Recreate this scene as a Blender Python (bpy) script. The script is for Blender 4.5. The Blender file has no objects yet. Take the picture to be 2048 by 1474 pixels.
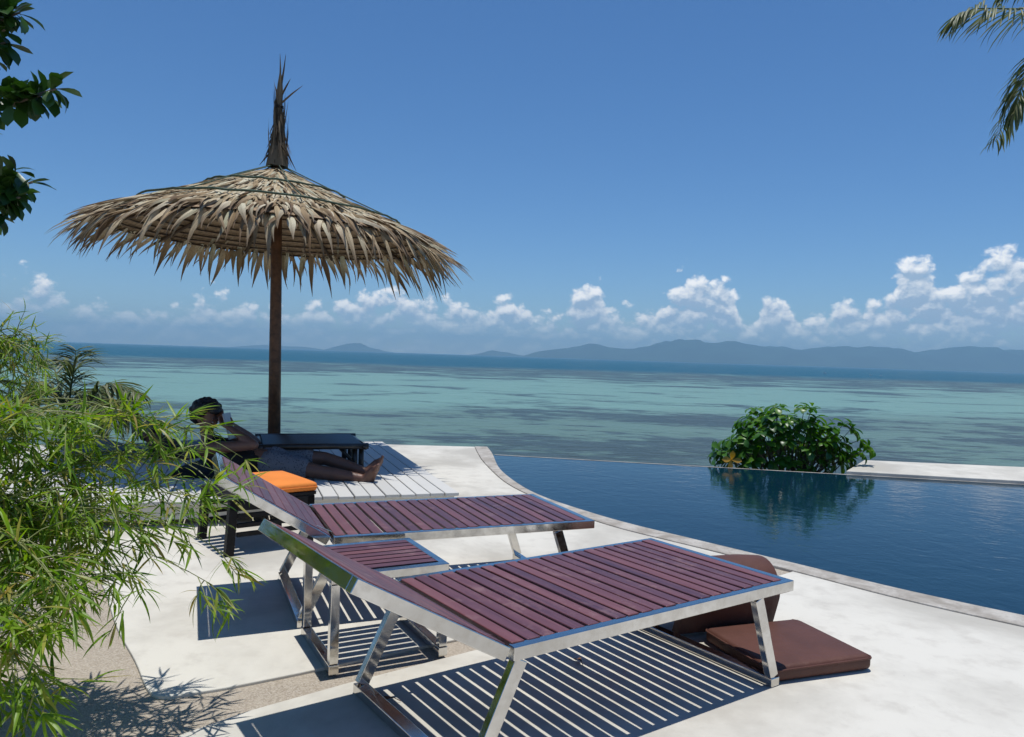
import bpy, bmesh, math, random
import numpy as np
from mathutils import Vector, Matrix, noise

random.seed(7)
RND = random.Random(11)
R = math.radians
sc = bpy.context.scene
C = sc.collection

# ------------------------------------------------------------------ camera
FPX, PITCH, ROLL, EYE = 1509.0, 0.0166, 0.0322, 1.25
cam = bpy.data.objects.new('camera', bpy.data.cameras.new('camera'))
C.objects.link(cam)
cam.data.sensor_fit = 'HORIZONTAL'
cam.data.sensor_width = 36.0
cam.data.lens = FPX / 2048.0 * 36.0
cam.data.clip_start = 0.05
cam.data.clip_end = 200000.0
cam.location = (0, 0, EYE)
cam.rotation_euler = (Matrix.Rotation(math.pi / 2 - PITCH, 3, 'X') @ Matrix.Rotation(ROLL, 3, 'Z')).to_euler()
sc.camera = cam

# ------------------------------------------------------------------ render / exposure
sc.render.engine = 'CYCLES'
sc.cycles.use_denoising = True
sc.cycles.max_bounces = 8
sc.cycles.diffuse_bounces = 4
sc.cycles.glossy_bounces = 4
sc.cycles.transmission_bounces = 4
sc.cycles.transparent_max_bounces = 6
sc.cycles.volume_bounces = 0
sc.cycles.caustics_reflective = False
sc.cycles.caustics_refractive = False
sc.cycles.sample_clamp_indirect = 6.0
sc.view_settings.view_transform = 'Standard'
sc.view_settings.look = 'None'
sc.view_settings.gamma = 1.0
sc.view_settings.use_curve_mapping = False
sc.view_settings.exposure = 0.0

# ------------------------------------------------------------------ node helpers
class NT:
    def __init__(s, tree):
        s.t = tree
    def n(s, kind, **kw):
        nd = s.t.nodes.new(kind)
        for k, v in kw.items():
            if k == 'inp':
                for a, b in v.items():
                    s.set(nd.inputs[a], b)
            else:
                setattr(nd, k, v)
        return nd
    def set(s, sock, v):
        if isinstance(v, bpy.types.NodeSocket):
            s.t.links.new(v, sock)
        else:
            sock.default_value = v
    def m(s, op, a, b=None, c=None, clamp=False):
        nd = s.t.nodes.new('ShaderNodeMath'); nd.operation = op; nd.use_clamp = clamp
        for i, v in enumerate((a, b, c)):
            if v is not None:
                s.set(nd.inputs[i], v)
        return nd.outputs[0]
    def smooth(s, v, lo, hi, a=0.0, b=1.0):
        nd = s.t.nodes.new('ShaderNodeMapRange'); nd.interpolation_type = 'SMOOTHSTEP'
        for i, x in enumerate((v, lo, hi, a, b)):
            s.set(nd.inputs[i], x)
        return nd.outputs[0]
    def mix(s, f, a, b):
        nd = s.t.nodes.new('ShaderNodeMix'); nd.data_type = 'RGBA'
        s.set(nd.inputs[0], f)
        for sock, v in ((nd.inputs[6], a), (nd.inputs[7], b)):
            s.set(sock, v if isinstance(v, bpy.types.NodeSocket) else (*v[:3], 1))
        return nd.outputs[2]
    def noise(s, vec, scale, detail=4.0, rough=0.5, dist=0.0):
        nd = s.t.nodes.new('ShaderNodeTexNoise')
        if vec is not None:
            s.set(nd.inputs['Vector'], vec)
        nd.inputs['Scale'].default_value = scale
        nd.inputs['Detail'].default_value = detail
        nd.inputs['Roughness'].default_value = rough
        nd.inputs['Distortion'].default_value = dist
        return nd.outputs[0]
    def ramp(s, f, stops, interp='LINEAR'):
        nd = s.t.nodes.new('ShaderNodeValToRGB'); cr = nd.color_ramp; cr.interpolation = interp
        while len(cr.elements) < len(stops):
            cr.elements.new(0.5)
        for e, (p, c) in zip(cr.elements, stops):
            e.position = p; e.color = (*c[:3], 1)
        s.set(nd.inputs[0], f)
        return nd.outputs[0]

# ------------------------------------------------------------------ sun + sky
SUN_DIR = Vector((0.07, 0.06, 1.0)).normalized()
sun = bpy.data.objects.new('sun', bpy.data.lights.new('sun', 'SUN'))
C.objects.link(sun)
sun.data.energy = 3.9
sun.data.angle = R(0.55)
sun.data.color = (1.0, 0.975, 0.925)
sun.rotation_euler = (-SUN_DIR).to_track_quat('-Z', 'Y').to_euler()
sun.location = (0, 0, 30)

world = bpy.data.worlds.new('World'); sc.world = world; world.use_nodes = True
wt = world.node_tree; wt.nodes.clear(); w = NT(wt)
sky = w.n('ShaderNodeTexSky', sky_type='NISHITA', sun_disc=False, sun_elevation=math.asin(SUN_DIR.z),
          sun_rotation=math.atan2(SUN_DIR.x, SUN_DIR.y), altitude=400.0, air_density=1.0, dust_density=0.0, ozone_density=10.0)
hsv = w.n('ShaderNodeHueSaturation', inp={'Color': sky.outputs[0], 'Saturation': 1.09})
bg = w.n('ShaderNodeBackground', inp={'Color': hsv.outputs[0], 'Strength': 0.108})
# cumulus bank low over the horizon, in directions only (azimuth / elevation)
geo = w.n('ShaderNodeTexCoord')
sep = w.n('ShaderNodeSeparateXYZ', inp={0: geo.outputs['Generated']})
el = w.m('MULTIPLY', w.m('ARCSINE', sep.outputs[2]), 57.2958)
az = w.m('MULTIPLY', w.m('ARCTAN2', sep.outputs[0], sep.outputs[1]), 57.2958)
azf = w.m('PINGPONG', w.m('ADD', az, 45.0), 90.0)            # the bank goes on all round
fc = w.n('ShaderNodeFloatCurve')
crv = fc.mapping.curves[0]
def az_of(px): return math.degrees(math.atan((px - 1024) / FPX))
prof = [(-45, 3.2), (az_of(0), 3.6), (az_of(60), 4.6), (az_of(140), 3.2), (az_of(330), 2.6), (az_of(430), 4.1), (az_of(540), 3.4), (az_of(690), 4.6), (az_of(800), 5.3),
        (az_of(880), 4.4), (az_of(960), 4.4), (az_of(1030), 4.7), (az_of(1080), 3.6), (az_of(1175), 6.3), (az_of(1235), 3.9),
        (az_of(1310), 4.6), (az_of(1400), 6.9), (az_of(1460), 6.3), (az_of(1495), 3.6), (az_of(1535), 5.9), (az_of(1590), 4.2), (az_of(1640), 4.0), (az_of(1690), 5.4),
        (az_of(1740), 5.3), (az_of(1830), 8.3), (az_of(1880), 6.6), (az_of(1950), 7.9), (az_of(2048), 8.4), (38, 7.2), (41, 4.5), (45, 5.5)]
while len(crv.points) < len(prof):
    crv.points.new(0.5, 0.5)
for p, (a, t) in zip(crv.points, sorted(prof)):
    p.location = ((a + 45) / 90.0, t / 10.0); p.handle_type = 'AUTO'
fc.mapping.update()
w.set(fc.inputs['Value'], w.m('DIVIDE', azf, 90.0))
top = w.m('MULTIPLY', fc.outputs[0], 10.0)
def cvec(da, de):
    nd = w.n('ShaderNodeCombineXYZ')
    w.set(nd.inputs[0], w.m('ADD', az, da)); w.set(nd.inputs[1], w.m('MULTIPLY', w.m('ADD', el, de), 1.25)); nd.inputs[2].default_value = 3.7
    return nd.outputs[0]
def puff(da, de):
    v_ = cvec(da, de)
    wv = w.n('ShaderNodeTexNoise'); w.set(wv.inputs['Vector'], v_); wv.inputs['Scale'].default_value = 1.6; wv.inputs['Detail'].default_value = 4.0
    ad = w.n('ShaderNodeVectorMath', operation='MULTIPLY_ADD'); w.set(ad.inputs[0], wv.outputs['Color']); ad.inputs[1].default_value = (0.55, 0.55, 0.0); w.set(ad.inputs[2], v_)
    vo = w.n('ShaderNodeTexVoronoi', feature='F1', voronoi_dimensions='2D'); w.set(vo.inputs['Vector'], ad.outputs[0])
    vo.inputs['Scale'].default_value = 0.55; vo.inputs['Detail'].default_value = 3.0; vo.inputs['Roughness'].default_value = 0.52
    return w.m('ADD', w.m('MULTIPLY', w.m('SUBTRACT', 1.0, vo.outputs['Distance']), 0.42), w.m('MULTIPLY', w.noise(v_, 0.38, 6.0, 0.55), 0.60))
n0 = puff(0, 0)
n1 = puff(-0.12, 0.40)
nl = w.noise(cvec(40, 7), 0.16, 3.0, 0.5)
# density: high below the profile, eaten by noise, thin towards the base
h = w.m('DIVIDE', w.m('SUBTRACT', top, el), 2.2)
dens = w.m('ADD', w.m('MULTIPLY', w.m('SUBTRACT', n0, 0.46), 3.4), w.m('MINIMUM', w.m('MULTIPLY', h, 1.5), 1.2))
gap = w.smooth(nl, 0.30, 0.58, -0.30, 0.2)
low = w.smooth(el, 0.8, 3.8, 0.0, 1.0)
dens = w.m('ADD', dens, w.m('MULTIPLY', gap, w.smooth(h, 0.4, 1.4)))
cov = w.m('MULTIPLY', w.smooth(dens, 0.0, 0.75), w.m('ADD', w.m('MULTIPLY', low, 0.60), 0.36))
lit = w.m('ADD', w.m('MULTIPLY', w.m('SUBTRACT', n0, n1), 2.6), w.smooth(h, 1.5, 0.0, 0.05, 0.85), clamp=True)
ccol = w.mix(lit, (0.40, 0.54, 0.72), (1.25, 1.23, 1.21))
cbg = w.n('ShaderNodeBackground', inp={'Color': ccol, 'Strength': 1.0})
mx = w.n('ShaderNodeMixShader')
w.set(mx.inputs[0], cov); wt.links.new(bg.outputs[0], mx.inputs[1]); wt.links.new(cbg.outputs[0], mx.inputs[2])
wo = w.n('ShaderNodeOutputWorld'); wt.links.new(mx.outputs[0], wo.inputs[0])

# ------------------------------------------------------------------ picture -> place
def ray(px, py):
    X, Y = px - 1024.0, py - 737.0
    cr, sr = math.cos(ROLL), math.sin(ROLL)
    X, Y = X * cr + Y * sr, -X * sr + Y * cr
    c, s = math.cos(PITCH), math.sin(PITCH)
    d = (X / FPX, 1.0, -Y / FPX)
    return Vector((d[0], d[1] * c + d[2] * s, -d[1] * s + d[2] * c))
def G(px, py, z=0.0):
    d = ray(px, py); return Vector((0, 0, EYE)) + d * ((z - EYE) / d.z)
def AT(px, py, y):
    d = ray(px, py); return Vector((0, 0, EYE)) + d * (y / d.y)
def PX(p):
    x, y, z = p[0], p[1], p[2] - EYE
    c, s = math.cos(PITCH), math.sin(PITCH)
    d = y * c - z * s; u = z * c + y * s
    if d < 0.05: return (-9999, -9999)
    X, Y = FPX * x / d, -FPX * u / d
    cr, sr = math.cos(ROLL), math.sin(ROLL)
    return (1024 + X * cr - Y * sr, 737 + X * sr + Y * cr)

# ------------------------------------------------------------------ object helpers
def tag(o, label=None, cat=None, group=None, kind=None):
    if label: o['label'] = label
    if cat: o['category'] = cat
    if group: o['group'] = group
    if kind: o['kind'] = kind
    return o
def empty(name, loc=(0, 0, 0), rz=0.0):
    o = bpy.data.objects.new(name, None); C.objects.link(o)
    o.location = loc; o.rotation_euler = (0, 0, rz); o.empty_display_size = 0.2
    return o
def link(name, me, parent=None, mat=None):
    o = bpy.data.objects.new(name, me); C.objects.link(o)
    if parent is not None: o.parent = parent
    if mat is not None and not me.materials: me.materials.append(mat)
    return o

class MB:
    """collects geometry for one mesh"""
    def __init__(s): s.v = []; s.f = []; s.t = []; s.n = 0; s.al = []
    def add(s, verts, faces, tint=0.0, along=None):
        if along is not None: s.al.append((s.n, along))
        s.v.append(np.asarray(verts, float)); s.f += [tuple(i + s.n for i in f) for f in faces]
        s.t.append(np.full(len(verts), tint)); s.n += len(verts)
    def box(s, a, b, M=None, tint=0.0):
        (x0, y0, z0), (x1, y1, z1) = a, b
        v = [(x0, y0, z0), (x1, y0, z0), (x1, y1, z0), (x0, y1, z0), (x0, y0, z1), (x1, y0, z1), (x1, y1, z1), (x0, y1, z1)]
        if M is not None: v = [tuple(M @ Vector(p)) for p in v]
        s.add(v, [(0, 3, 2, 1), (4, 5, 6, 7), (0, 1, 5, 4), (1, 2, 6, 5), (2, 3, 7, 6), (3, 0, 4, 7)], tint)
    def bar(s, p0, p1, wd, th, up=(0, 0, 1), tint=0.0):
        p0, p1 = Vector(p0), Vector(p1); d = (p1 - p0); L = d.length; d.normalize()
        up = Vector(up); sd = d.cross(up)
        if sd.length < 1e-4: sd = d.cross(Vector((1, 0, 0)))
        sd.normalize(); u = sd.cross(d)
        v = []
        for q in (p0, p1):
            for a, b in ((-1, -1), (1, -1), (1, 1), (-1, 1)):
                v.append(tuple(q + sd * (a * wd / 2) + u * (b * th / 2)))
        s.add(v, [(0, 1, 2, 3), (7, 6, 5, 4), (0, 4, 5, 1), (1, 5, 6, 2), (2, 6, 7, 3), (3, 7, 4, 0)], tint)
    def tube(s, pts, rad, seg=8, tint=0.0, caps=True):
        pts = [Vector(p) for p in pts]; n = len(pts)
        if not hasattr(rad, '__len__'): rad = [rad] * n
        v = []; f = []; ref = Vector((0.31, 0.17, 0.93))
        for i, p in enumerate(pts):
            d = (pts[min(i + 1, n - 1)] - pts[max(i - 1, 0)]).normalized()
            a = d.cross(ref)
            if a.length < 0.15: a = d.cross(Vector((1, 0, 0)))
            a.normalize(); b = d.cross(a)
            for k in range(seg):
                t = 2 * math.pi * k / seg
                v.append(tuple(p + (a * math.cos(t) + b * math.sin(t)) * rad[i]))
        for i in range(n - 1):
            for k in range(seg):
                k2 = (k + 1) % seg
                f.append((i * seg + k, i * seg + k2, (i + 1) * seg + k2, (i + 1) * seg + k))
        if caps:
            f.append(tuple(range(seg - 1, -1, -1))); f.append(tuple((n - 1) * seg + k for k in range(seg)))
        s.add(v, f, tint)
    def ball(s, c, r, M=None, sub=2, tint=0.0):
        bm = bmesh.new(); bmesh.ops.create_icosphere(bm, subdivisions=sub, radius=1.0)
        rr = Vector(r) if hasattr(r, '__len__') else Vector((r, r, r)); c = Vector(c)
        v = []
        for q in bm.verts:
            p = Vector((q.co.x * rr.x, q.co.y * rr.y, q.co.z * rr.z))
            v.append(tuple(c + (M @ p if M is not None else p)))
        s.add(v, [tuple(x.index for x in fc.verts) for fc in bm.faces], tint); bm.free()
    def mesh(s, name, smooth=False):
        me = bpy.data.meshes.new(name)
        v = np.concatenate(s.v) if s.v else np.zeros((0, 3))
        me.from_pydata([tuple(p) for p in v], [], s.f)
        at = me.attributes.new('tint', 'FLOAT', 'POINT'); at.data.foreach_set('value', np.concatenate(s.t))
        if s.al:
            arr = np.zeros(s.n)
            for st, a_ in s.al: arr[st:st + len(a_)] = a_
            me.attributes.new('along', 'FLOAT', 'POINT').data.foreach_set('value', arr)
        if smooth: me.polygons.foreach_set('use_smooth', [True] * len(me.polygons))
        me.update(); return me
    def obj(s, name, mat, parent=None, smooth=False, bevel=0.0, bseg=2):
        o = link(name, s.mesh(name, smooth), parent, mat)
        if bevel:
            m = o.modifiers.new('bevel', 'BEVEL'); m.width = bevel; m.segments = bseg; m.limit_method = 'ANGLE'; m.angle_limit = R(40)
        return o

def poly_prism(name, pts, z0, z1, mat, parent=None, bevel=0.0):
    """extruded outline, pts anticlockwise"""
    bm = bmesh.new()
    a = [bm.verts.new((p[0], p[1], z0)) for p in pts]; b = [bm.verts.new((p[0], p[1], z1)) for p in pts]
    bm.faces.new(b); bm.faces.new(a[::-1]); n = len(pts)
    for i in range(n):
        j = (i + 1) % n; bm.faces.new((a[i], a[j], b[j], b[i]))
    bmesh.ops.recalc_face_normals(bm, faces=bm.faces)
    me = bpy.data.meshes.new(name); bm.to_mesh(me); bm.free()
    o = link(name, me, parent, mat)
    if bevel:
        m = o.modifiers.new('bevel', 'BEVEL'); m.width = bevel; m.segments = 2; m.limit_method = 'ANGLE'; m.angle_limit = R(60)
    return o

def spline(pts, k=8):
    out = []; P = [Vector(p) for p in pts]; n = len(P)
    for i in range(n - 1):
        p0, p1, p2, p3 = P[max(i - 1, 0)], P[i], P[i + 1], P[min(i + 2, n - 1)]
        for j in range(k):
            t = j / k
            out.append(0.5 * (2 * p1 + (p2 - p0) * t + (2 * p0 - 5 * p1 + 4 * p2 - p3) * t * t + (3 * p1 - p0 - 3 * p2 + p3) * t ** 3))
    out.append(P[-1]); return out

def bez(a, b, c, n):
    a, b, c = Vector(a), Vector(b), Vector(c)
    return [a * (1 - t) ** 2 + b * 2 * t * (1 - t) + c * t * t for t in [i / (n - 1) for i in range(n)]]

def basis(d, up):
    """matrix whose +Y is d and +Z is near up"""
    d = Vector(d).normalized(); up = Vector(up)
    x = d.cross(up)
    if x.length < 1e-4: x = d.cross(Vector((0.3, 1, 0.2)))
    x.normalize(); z = x.cross(d)
    return Matrix(((x.x, d.x, z.x), (x.y, d.y, z.y), (x.z, d.z, z.z)))

# ------------------------------------------------------------------ materials
def new_mat(name):
    m = bpy.data.materials.new(name); m.use_nodes = True
    t = m.node_tree; t.nodes.clear(); k = NT(t)
    out = k.n('ShaderNodeOutputMaterial')
    p = k.n('ShaderNodeBsdfPrincipled')
    t.links.new(p.outputs[0], out.inputs[0])
    return m, k, p, out
def objpos(k):
    return k.n('ShaderNodeTexCoord').outputs['Object']
def worldpos(k):
    return k.n('ShaderNodeNewGeometry').outputs['Position']
def bump(k, p, hgt, strength, dist):
    b = k.n('ShaderNodeBump'); b.inputs['Strength'].default_value = strength; b.inputs['Distance'].default_value = dist
    k.set(b.inputs['Height'], hgt); k.set(p.inputs['Normal'], b.outputs[0])
def rnd(k):
    oi = k.n('ShaderNodeObjectInfo').outputs['Random']
    at = k.n('ShaderNodeAttribute', attribute_name='tint').outputs['Fac']
    return k.m('FRACT', k.m('ADD', oi, at))
def simple(name, col, rough=0.6, metal=0.0, var=0.0, scale=8.0, bumps=0.0, bscale=60.0, spec=0.5, jitter=0.0, coat=0.0):
    m, k, p, o = new_mat(name)
    pos = objpos(k)
    c = col
    if var:
        n = k.noise(pos, scale, 5.0, 0.6)
        c = k.mix(k.smooth(n, 0.3, 0.7), [x * (1 - var) for x in col], [min(1, x * (1 + var)) for x in col])
    if jitter:
        base = c if isinstance(c, bpy.types.NodeSocket) else (*col, 1)
        hs = k.n('ShaderNodeHueSaturation'); k.set(hs.inputs['Color'], base)
        k.set(hs.inputs['Value'], k.m('ADD', k.m('MULTIPLY', rnd(k), 2 * jitter), 1 - jitter)); c = hs.outputs[0]
    k.set(p.inputs['Base Color'], c if isinstance(c, bpy.types.NodeSocket) else (*c, 1))
    p.inputs['Roughness'].default_value = rough; p.inputs['Metallic'].default_value = metal
    p.inputs['Specular IOR Level'].default_value = spec; p.inputs['Coat Weight'].default_value = coat
    if bumps: bump(k, p, k.noise(pos, bscale, 4.0, 0.6), bumps, 0.01)
    return m
MAT = {}

def m_concrete():
    m, k, p, o = new_mat('white_concrete'); pos = worldpos(k)
    a = k.noise(pos, 0.9, 6.0, 0.6, 0.4); b = k.noise(pos, 7.0, 5.0, 0.65); c = k.noise(pos, 140.0, 2.0, 0.5)
    col = k.mix(k.smooth(a, 0.34, 0.60), (0.475, 0.447, 0.386), (0.68, 0.647, 0.567))
    col = k.mix(k.smooth(b, 0.46, 0.72, 0, 0.45), col, (0.47, 0.435, 0.375))
    col = k.mix(k.smooth(k.noise(pos, 2.6, 7.0, 0.7, 1.2), 0.60, 0.72, 0, 0.30), col, (0.40, 0.37, 0.32))
    sp = k.smooth(k.noise(pos, 46.0, 2.0, 0.5), 0.745, 0.775, 0, 0.5)
    col = k.mix(sp, col, (0.36, 0.34, 0.31))
    k.set(p.inputs['Base Color'], col); p.inputs['Roughness'].default_value = 0.75
    p.inputs['Specular IOR Level'].default_value = 0.3
    bump(k, p, k.m('ADD', k.m('MULTIPLY', b, 0.5), c), 0.25, 0.004); return m
def m_aggregate():
    m, k, p, o = new_mat('pebble_wash'); pos = worldpos(k)
    v = k.n('ShaderNodeTexVoronoi', inp={'Vector': pos, 'Scale': 210.0})
    big = k.noise(pos, 2.2, 5.0, 0.6)
    col = k.ramp(k.n('ShaderNodeSeparateColor', inp={0: v.outputs['Color']}).outputs[0], [(0, (0.26, 0.215, 0.165)), (0.35, (0.37, 0.31, 0.24)), (0.7, (0.43, 0.37, 0.295)), (1, (0.52, 0.465, 0.385))])
    col = k.mix(k.smooth(big, 0.3, 0.7, 0.0, 0.45), col, (0.50, 0.43, 0.34))
    k.set(p.inputs['Base Color'], col); p.inputs['Roughness'].default_value = 0.8
    bump(k, p, k.m('SUBTRACT', 1.0, v.outputs['Distance']), 0.5, 0.004); return m
def m_coping():
    m, k, p, o = new_mat('coping_stone'); pos = worldpos(k)
    a = k.noise(pos, 5.0, 6.0, 0.65, 0.5); b = k.noise(pos, 60.0, 3.0, 0.6)
    col = k.mix(k.smooth(a, 0.32, 0.68), (0.30, 0.265, 0.22), (0.52, 0.485, 0.43))
    col = k.mix(k.smooth(b, 0.45, 0.7, 0, 0.4), col, (0.25, 0.22, 0.18))
    k.set(p.inputs['Base Color'], col); p.inputs['Roughness'].default_value = 0.8
    bump(k, p, b, 0.4, 0.005); return m
def m_wood_slat():
    m, k, p, o = new_mat('merbau_slat')
    tc = k.n('ShaderNodeTexCoord').outputs['Object']
    mp = k.n('ShaderNodeMapping', inp={'Vector': tc}); mp.inputs['Scale'].default_value = (30, 2.0, 30)
    off = k.n('ShaderNodeVectorMath', operation='ADD'); k.set(off.inputs[0], mp.outputs[0])
    cx = k.n('ShaderNodeCombineXYZ'); k.set(cx.inputs[0], k.m('MULTIPLY', k.n('ShaderNodeObjectInfo').outputs['Random'], 91.0)); k.set(off.inputs[1], cx.outputs[0])
    g = k.noise(off.outputs[0], 1.6, 6.0, 0.65, 0.6)
    r = k.n('ShaderNodeObjectInfo').outputs['Random']
    c1 = k.mix(r, (0.060, 0.020, 0.028), (0.165, 0.050, 0.044))
    c2 = k.mix(r, (0.125, 0.050, 0.066), (0.21, 0.080, 0.082))
    col = k.mix(k.smooth(g, 0.3, 0.7), c1, c2)
    wear = k.smooth(k.noise(worldpos(k), 9.0, 6.0, 0.7), 0.52, 0.72, 0, 0.5)
    col = k.mix(wear, col, (0.30, 0.17, 0.15))
    k.set(p.inputs['Base Color'], col); p.inputs['Roughness'].default_value = 0.42
    k.set(p.inputs['Roughness'], k.smooth(g, 0.2, 0.8, 0.28, 0.46))
    bump(k, p, g, 0.15, 0.003); return m
def m_steel():
    m, k, p, o = new_mat('polished_steel'); pos = objpos(k)
    n = k.noise(pos, 14.0, 5.0, 0.7)
    k.set(p.inputs['Base Color'], k.mix(k.smooth(n, 0.4, 0.7), (0.66, 0.645, 0.62), (0.56, 0.535, 0.50)))
    p.inputs['Metallic'].default_value = 1.0
    k.set(p.inputs['Roughness'], k.smooth(n, 0.35, 0.75, 0.08, 0.24)); bump(k, p, k.noise(pos, 5.0, 2.0), 0.04, 0.01); return m
def m_leaf(name, cols, trans=0.35, rough=0.4, spec=0.5):
    m, k, p, o = new_mat(name)
    r = rnd(k); n = len(cols)
    col = k.ramp(r, [(i / (n - 1), c) for i, c in enumerate(cols)])
    k.set(p.inputs['Base Color'], col); p.inputs['Roughness'].default_value = rough; p.inputs['Specular IOR Level'].default_value = spec
    tr = k.n('ShaderNodeBsdfTranslucent')
    hs = k.n('ShaderNodeHueSaturation', inp={'Color': col, 'Value': 1.35, 'Saturation': 1.1}); k.set(tr.inputs[0], hs.outputs[0])
    mxs = k.n('ShaderNodeMixShader'); mxs.inputs[0].default_value = trans
    k.t.links.new(p.outputs[0], mxs.inputs[1]); k.t.links.new(tr.outputs[0], mxs.inputs[2]); k.t.links.new(mxs.outputs[0], o.inputs[0])
    return m
def m_sea():
    m, k, p, o = new_mat('sea_water'); pos = worldpos(k)
    sx = k.n('ShaderNodeSeparateXYZ', inp={0: pos})
    dist = k.m('ADD', sx.outputs[1], k.m('MULTIPLY', sx.outputs[0], -0.12))
    mp = k.n('ShaderNodeMapping', inp={'Vector': pos}); mp.inputs['Scale'].default_value = (0.0055, 0.0085, 1)
    big = k.noise(mp.outputs[0], 1.0, 5.0, 0.55, 0.5)
    mp2 = k.n('ShaderNodeMapping', inp={'Vector': pos}); mp2.inputs['Scale'].default_value = (0.020, 0.034, 1); mp2.inputs['Location'].default_value = (7, 3, 0)
    med = k.noise(mp2.outputs[0], 1.0, 7.0, 0.66, 0.4)
    mp3 = k.n('ShaderNodeMapping', inp={'Vector': pos}); mp3.inputs['Scale'].default_value = (0.14, 0.24, 1)
    fine = k.noise(mp3.outputs[0], 1.0, 5.0, 0.7)
    sand = (0.172, 0.30, 0.252); reef = (0.040, 0.056, 0.062); weed = (0.105, 0.163, 0.132); deep = (0.003, 0.075, 0.110)
    dw = k.m('ADD', dist, k.m('MULTIPLY', k.m('SUBTRACT', big, 0.5), 240.0))
    # reef cover by distance from the beach: mottled near, a sand lagoon, dark reef crest, then the drop-off
    cover = k.ramp(k.m('DIVIDE', dw, 1200.0), [(0.0, (0.72,) * 3), (0.10, (0.66,) * 3), (0.145, (0.60,) * 3), (0.19, (0.44,) * 3), (0.27, (0.40,) * 3), (0.36, (0.70,) * 3), (0.50, (0.85,) * 3), (1.0, (0.7,) * 3)])
    rf = k.m('ADD', cover, k.m('ADD', k.m('MULTIPLY', k.m('SUBTRACT', med, 0.5), 2.3), k.m('MULTIPLY', k.m('SUBTRACT', fine, 0.5), k.smooth(dist, 320.0, 90.0, 0.35, 1.3))))
    rfac = k.smooth(rf, 0.50, 0.78)
    near = k.smooth(dw, 210.0, 120.0)
    base = k.mix(k.m('MULTIPLY', near, 0.75), sand, weed)
    col = k.mix(k.m('MULTIPLY', rfac, 0.85), base, reef)
    col = k.mix(k.smooth(dw, 640.0, 880.0), col, deep)
    k.set(p.inputs['Base Color'], col)
    p.inputs['IOR'].default_value = 1.33; p.inputs['Specular IOR Level'].default_value = 0.12
    p.inputs['Roughness'].default_value = 0.3
    mw = k.n('ShaderNodeMapping', inp={'Vector': pos}); mw.inputs['Scale'].default_value = (0.55, 1.0, 1)
    wv = k.m('ADD', k.noise(mw.outputs[0], 0.55, 4.0, 0.6, 0.3), k.m('MULTIPLY', k.noise(mw.outputs[0], 0.10, 3.0, 0.5), 2.0))
    bump(k, p, wv, 0.6, 1.0); return m
def m_pool():
    m, k, p, o = new_mat('pool_water'); pos = worldpos(k)
    big = k.noise(pos, 0.5, 3.0, 0.5)
    k.set(p.inputs['Base Color'], k.mix(k.smooth(big, 0.3, 0.7), (0.002, 0.020, 0.036), (0.004, 0.028, 0.046)))
    p.inputs['IOR'].default_value = 1.33; p.inputs['Roughness'].default_value = 0.04; p.inputs['Specular IOR Level'].default_value = 0.42
    a = k.noise(pos, 5.0, 3.0, 0.55, 0.6); b = k.noise(pos, 17.0, 3.0, 0.6, 0.3)
    bump(k, p, k.m('ADD', a, k.m('MULTIPLY', b, 0.35)), 0.11, 0.03); return m
def m_thatch():
    m, k, p, o = new_mat('dry_thatch'); r = rnd(k)
    col = k.ramp(r, [(0, (0.15, 0.095, 0.05)), (0.14, (0.34, 0.24, 0.13)), (0.4, (0.56, 0.44, 0.27)), (0.7, (0.70, 0.62, 0.45)), (0.9, (0.52, 0.52, 0.37)), (1, (0.26, 0.19, 0.10))])
    g = k.noise(objpos(k), 55.0, 4.0, 0.6)
    col = k.mix(k.smooth(g, 0.4, 0.7, 0, 0.45), col, (0.22, 0.15, 0.085))
    al = k.n('ShaderNodeAttribute', attribute_name='along').outputs['Fac']
    col = k.mix(k.smooth(al, 0.15, 0.85, 0, 0.8), col, (0.115, 0.066, 0.036))  # browner dried tips; also puts the fringe's backlit shade into the colour
    k.set(p.inputs['Base Color'], col); p.inputs['Roughness'].default_value = 0.75; p.inputs['Specular IOR Level'].default_value = 0.25
    tr = k.n('ShaderNodeBsdfTranslucent', inp={'Color': (0.42, 0.26, 0.12, 1)})
    mxs = k.n('ShaderNodeMixShader'); mxs.inputs[0].default_value = 0.05
    k.t.links.new(p.outputs[0], mxs.inputs[1]); k.t.links.new(tr.outputs[0], mxs.inputs[2]); k.t.links.new(mxs.outputs[0], o.inputs[0]); return m
def m_plank():
    m, k, p, o = new_mat('white_painted_plank'); r = k.n('ShaderNodeObjectInfo').outputs['Random']
    n = k.noise(worldpos(k), 6.0, 6.0, 0.65)
    c = k.mix(r, (0.54, 0.525, 0.485), (0.63, 0.615, 0.57))
    c = k.mix(k.smooth(n, 0.5, 0.75, 0, 0.4), c, (0.50, 0.48, 0.45))
    k.set(p.inputs['Base Color'], c); p.inputs['Roughness'].default_value = 0.65; bump(k, p, n, 0.2, 0.004); return m
def m_fabric(name, c, v=0.15, scale=300.0, rough=0.85):
    m, k, p, o = new_mat(name); pos = objpos(k)
    n = k.noise(pos, 5.0, 4.0, 0.6)
    k.set(p.inputs['Base Color'], k.mix(k.smooth(n, 0.3, 0.7), [x * (1 - v) for x in c], [x * (1 + v) for x in c]))
    p.inputs['Roughness'].default_value = rough; p.inputs['Specular IOR Level'].default_value = 0.3
    wv = k.noise(pos, scale, 2.0); cr = k.noise(pos, 9.0, 4.0, 0.6, 0.8)
    bump(k, p, k.m('ADD', k.m('MULTIPLY', wv, 0.12), cr), 0.25, 0.02); return m
MAT.update(concrete=m_concrete(), aggregate=m_aggregate(), coping=m_coping(), slat=m_wood_slat(), steel=m_steel(),
           sea=m_sea(), pool=m_pool(), thatch=m_thatch(), plank=m_plank())
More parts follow.
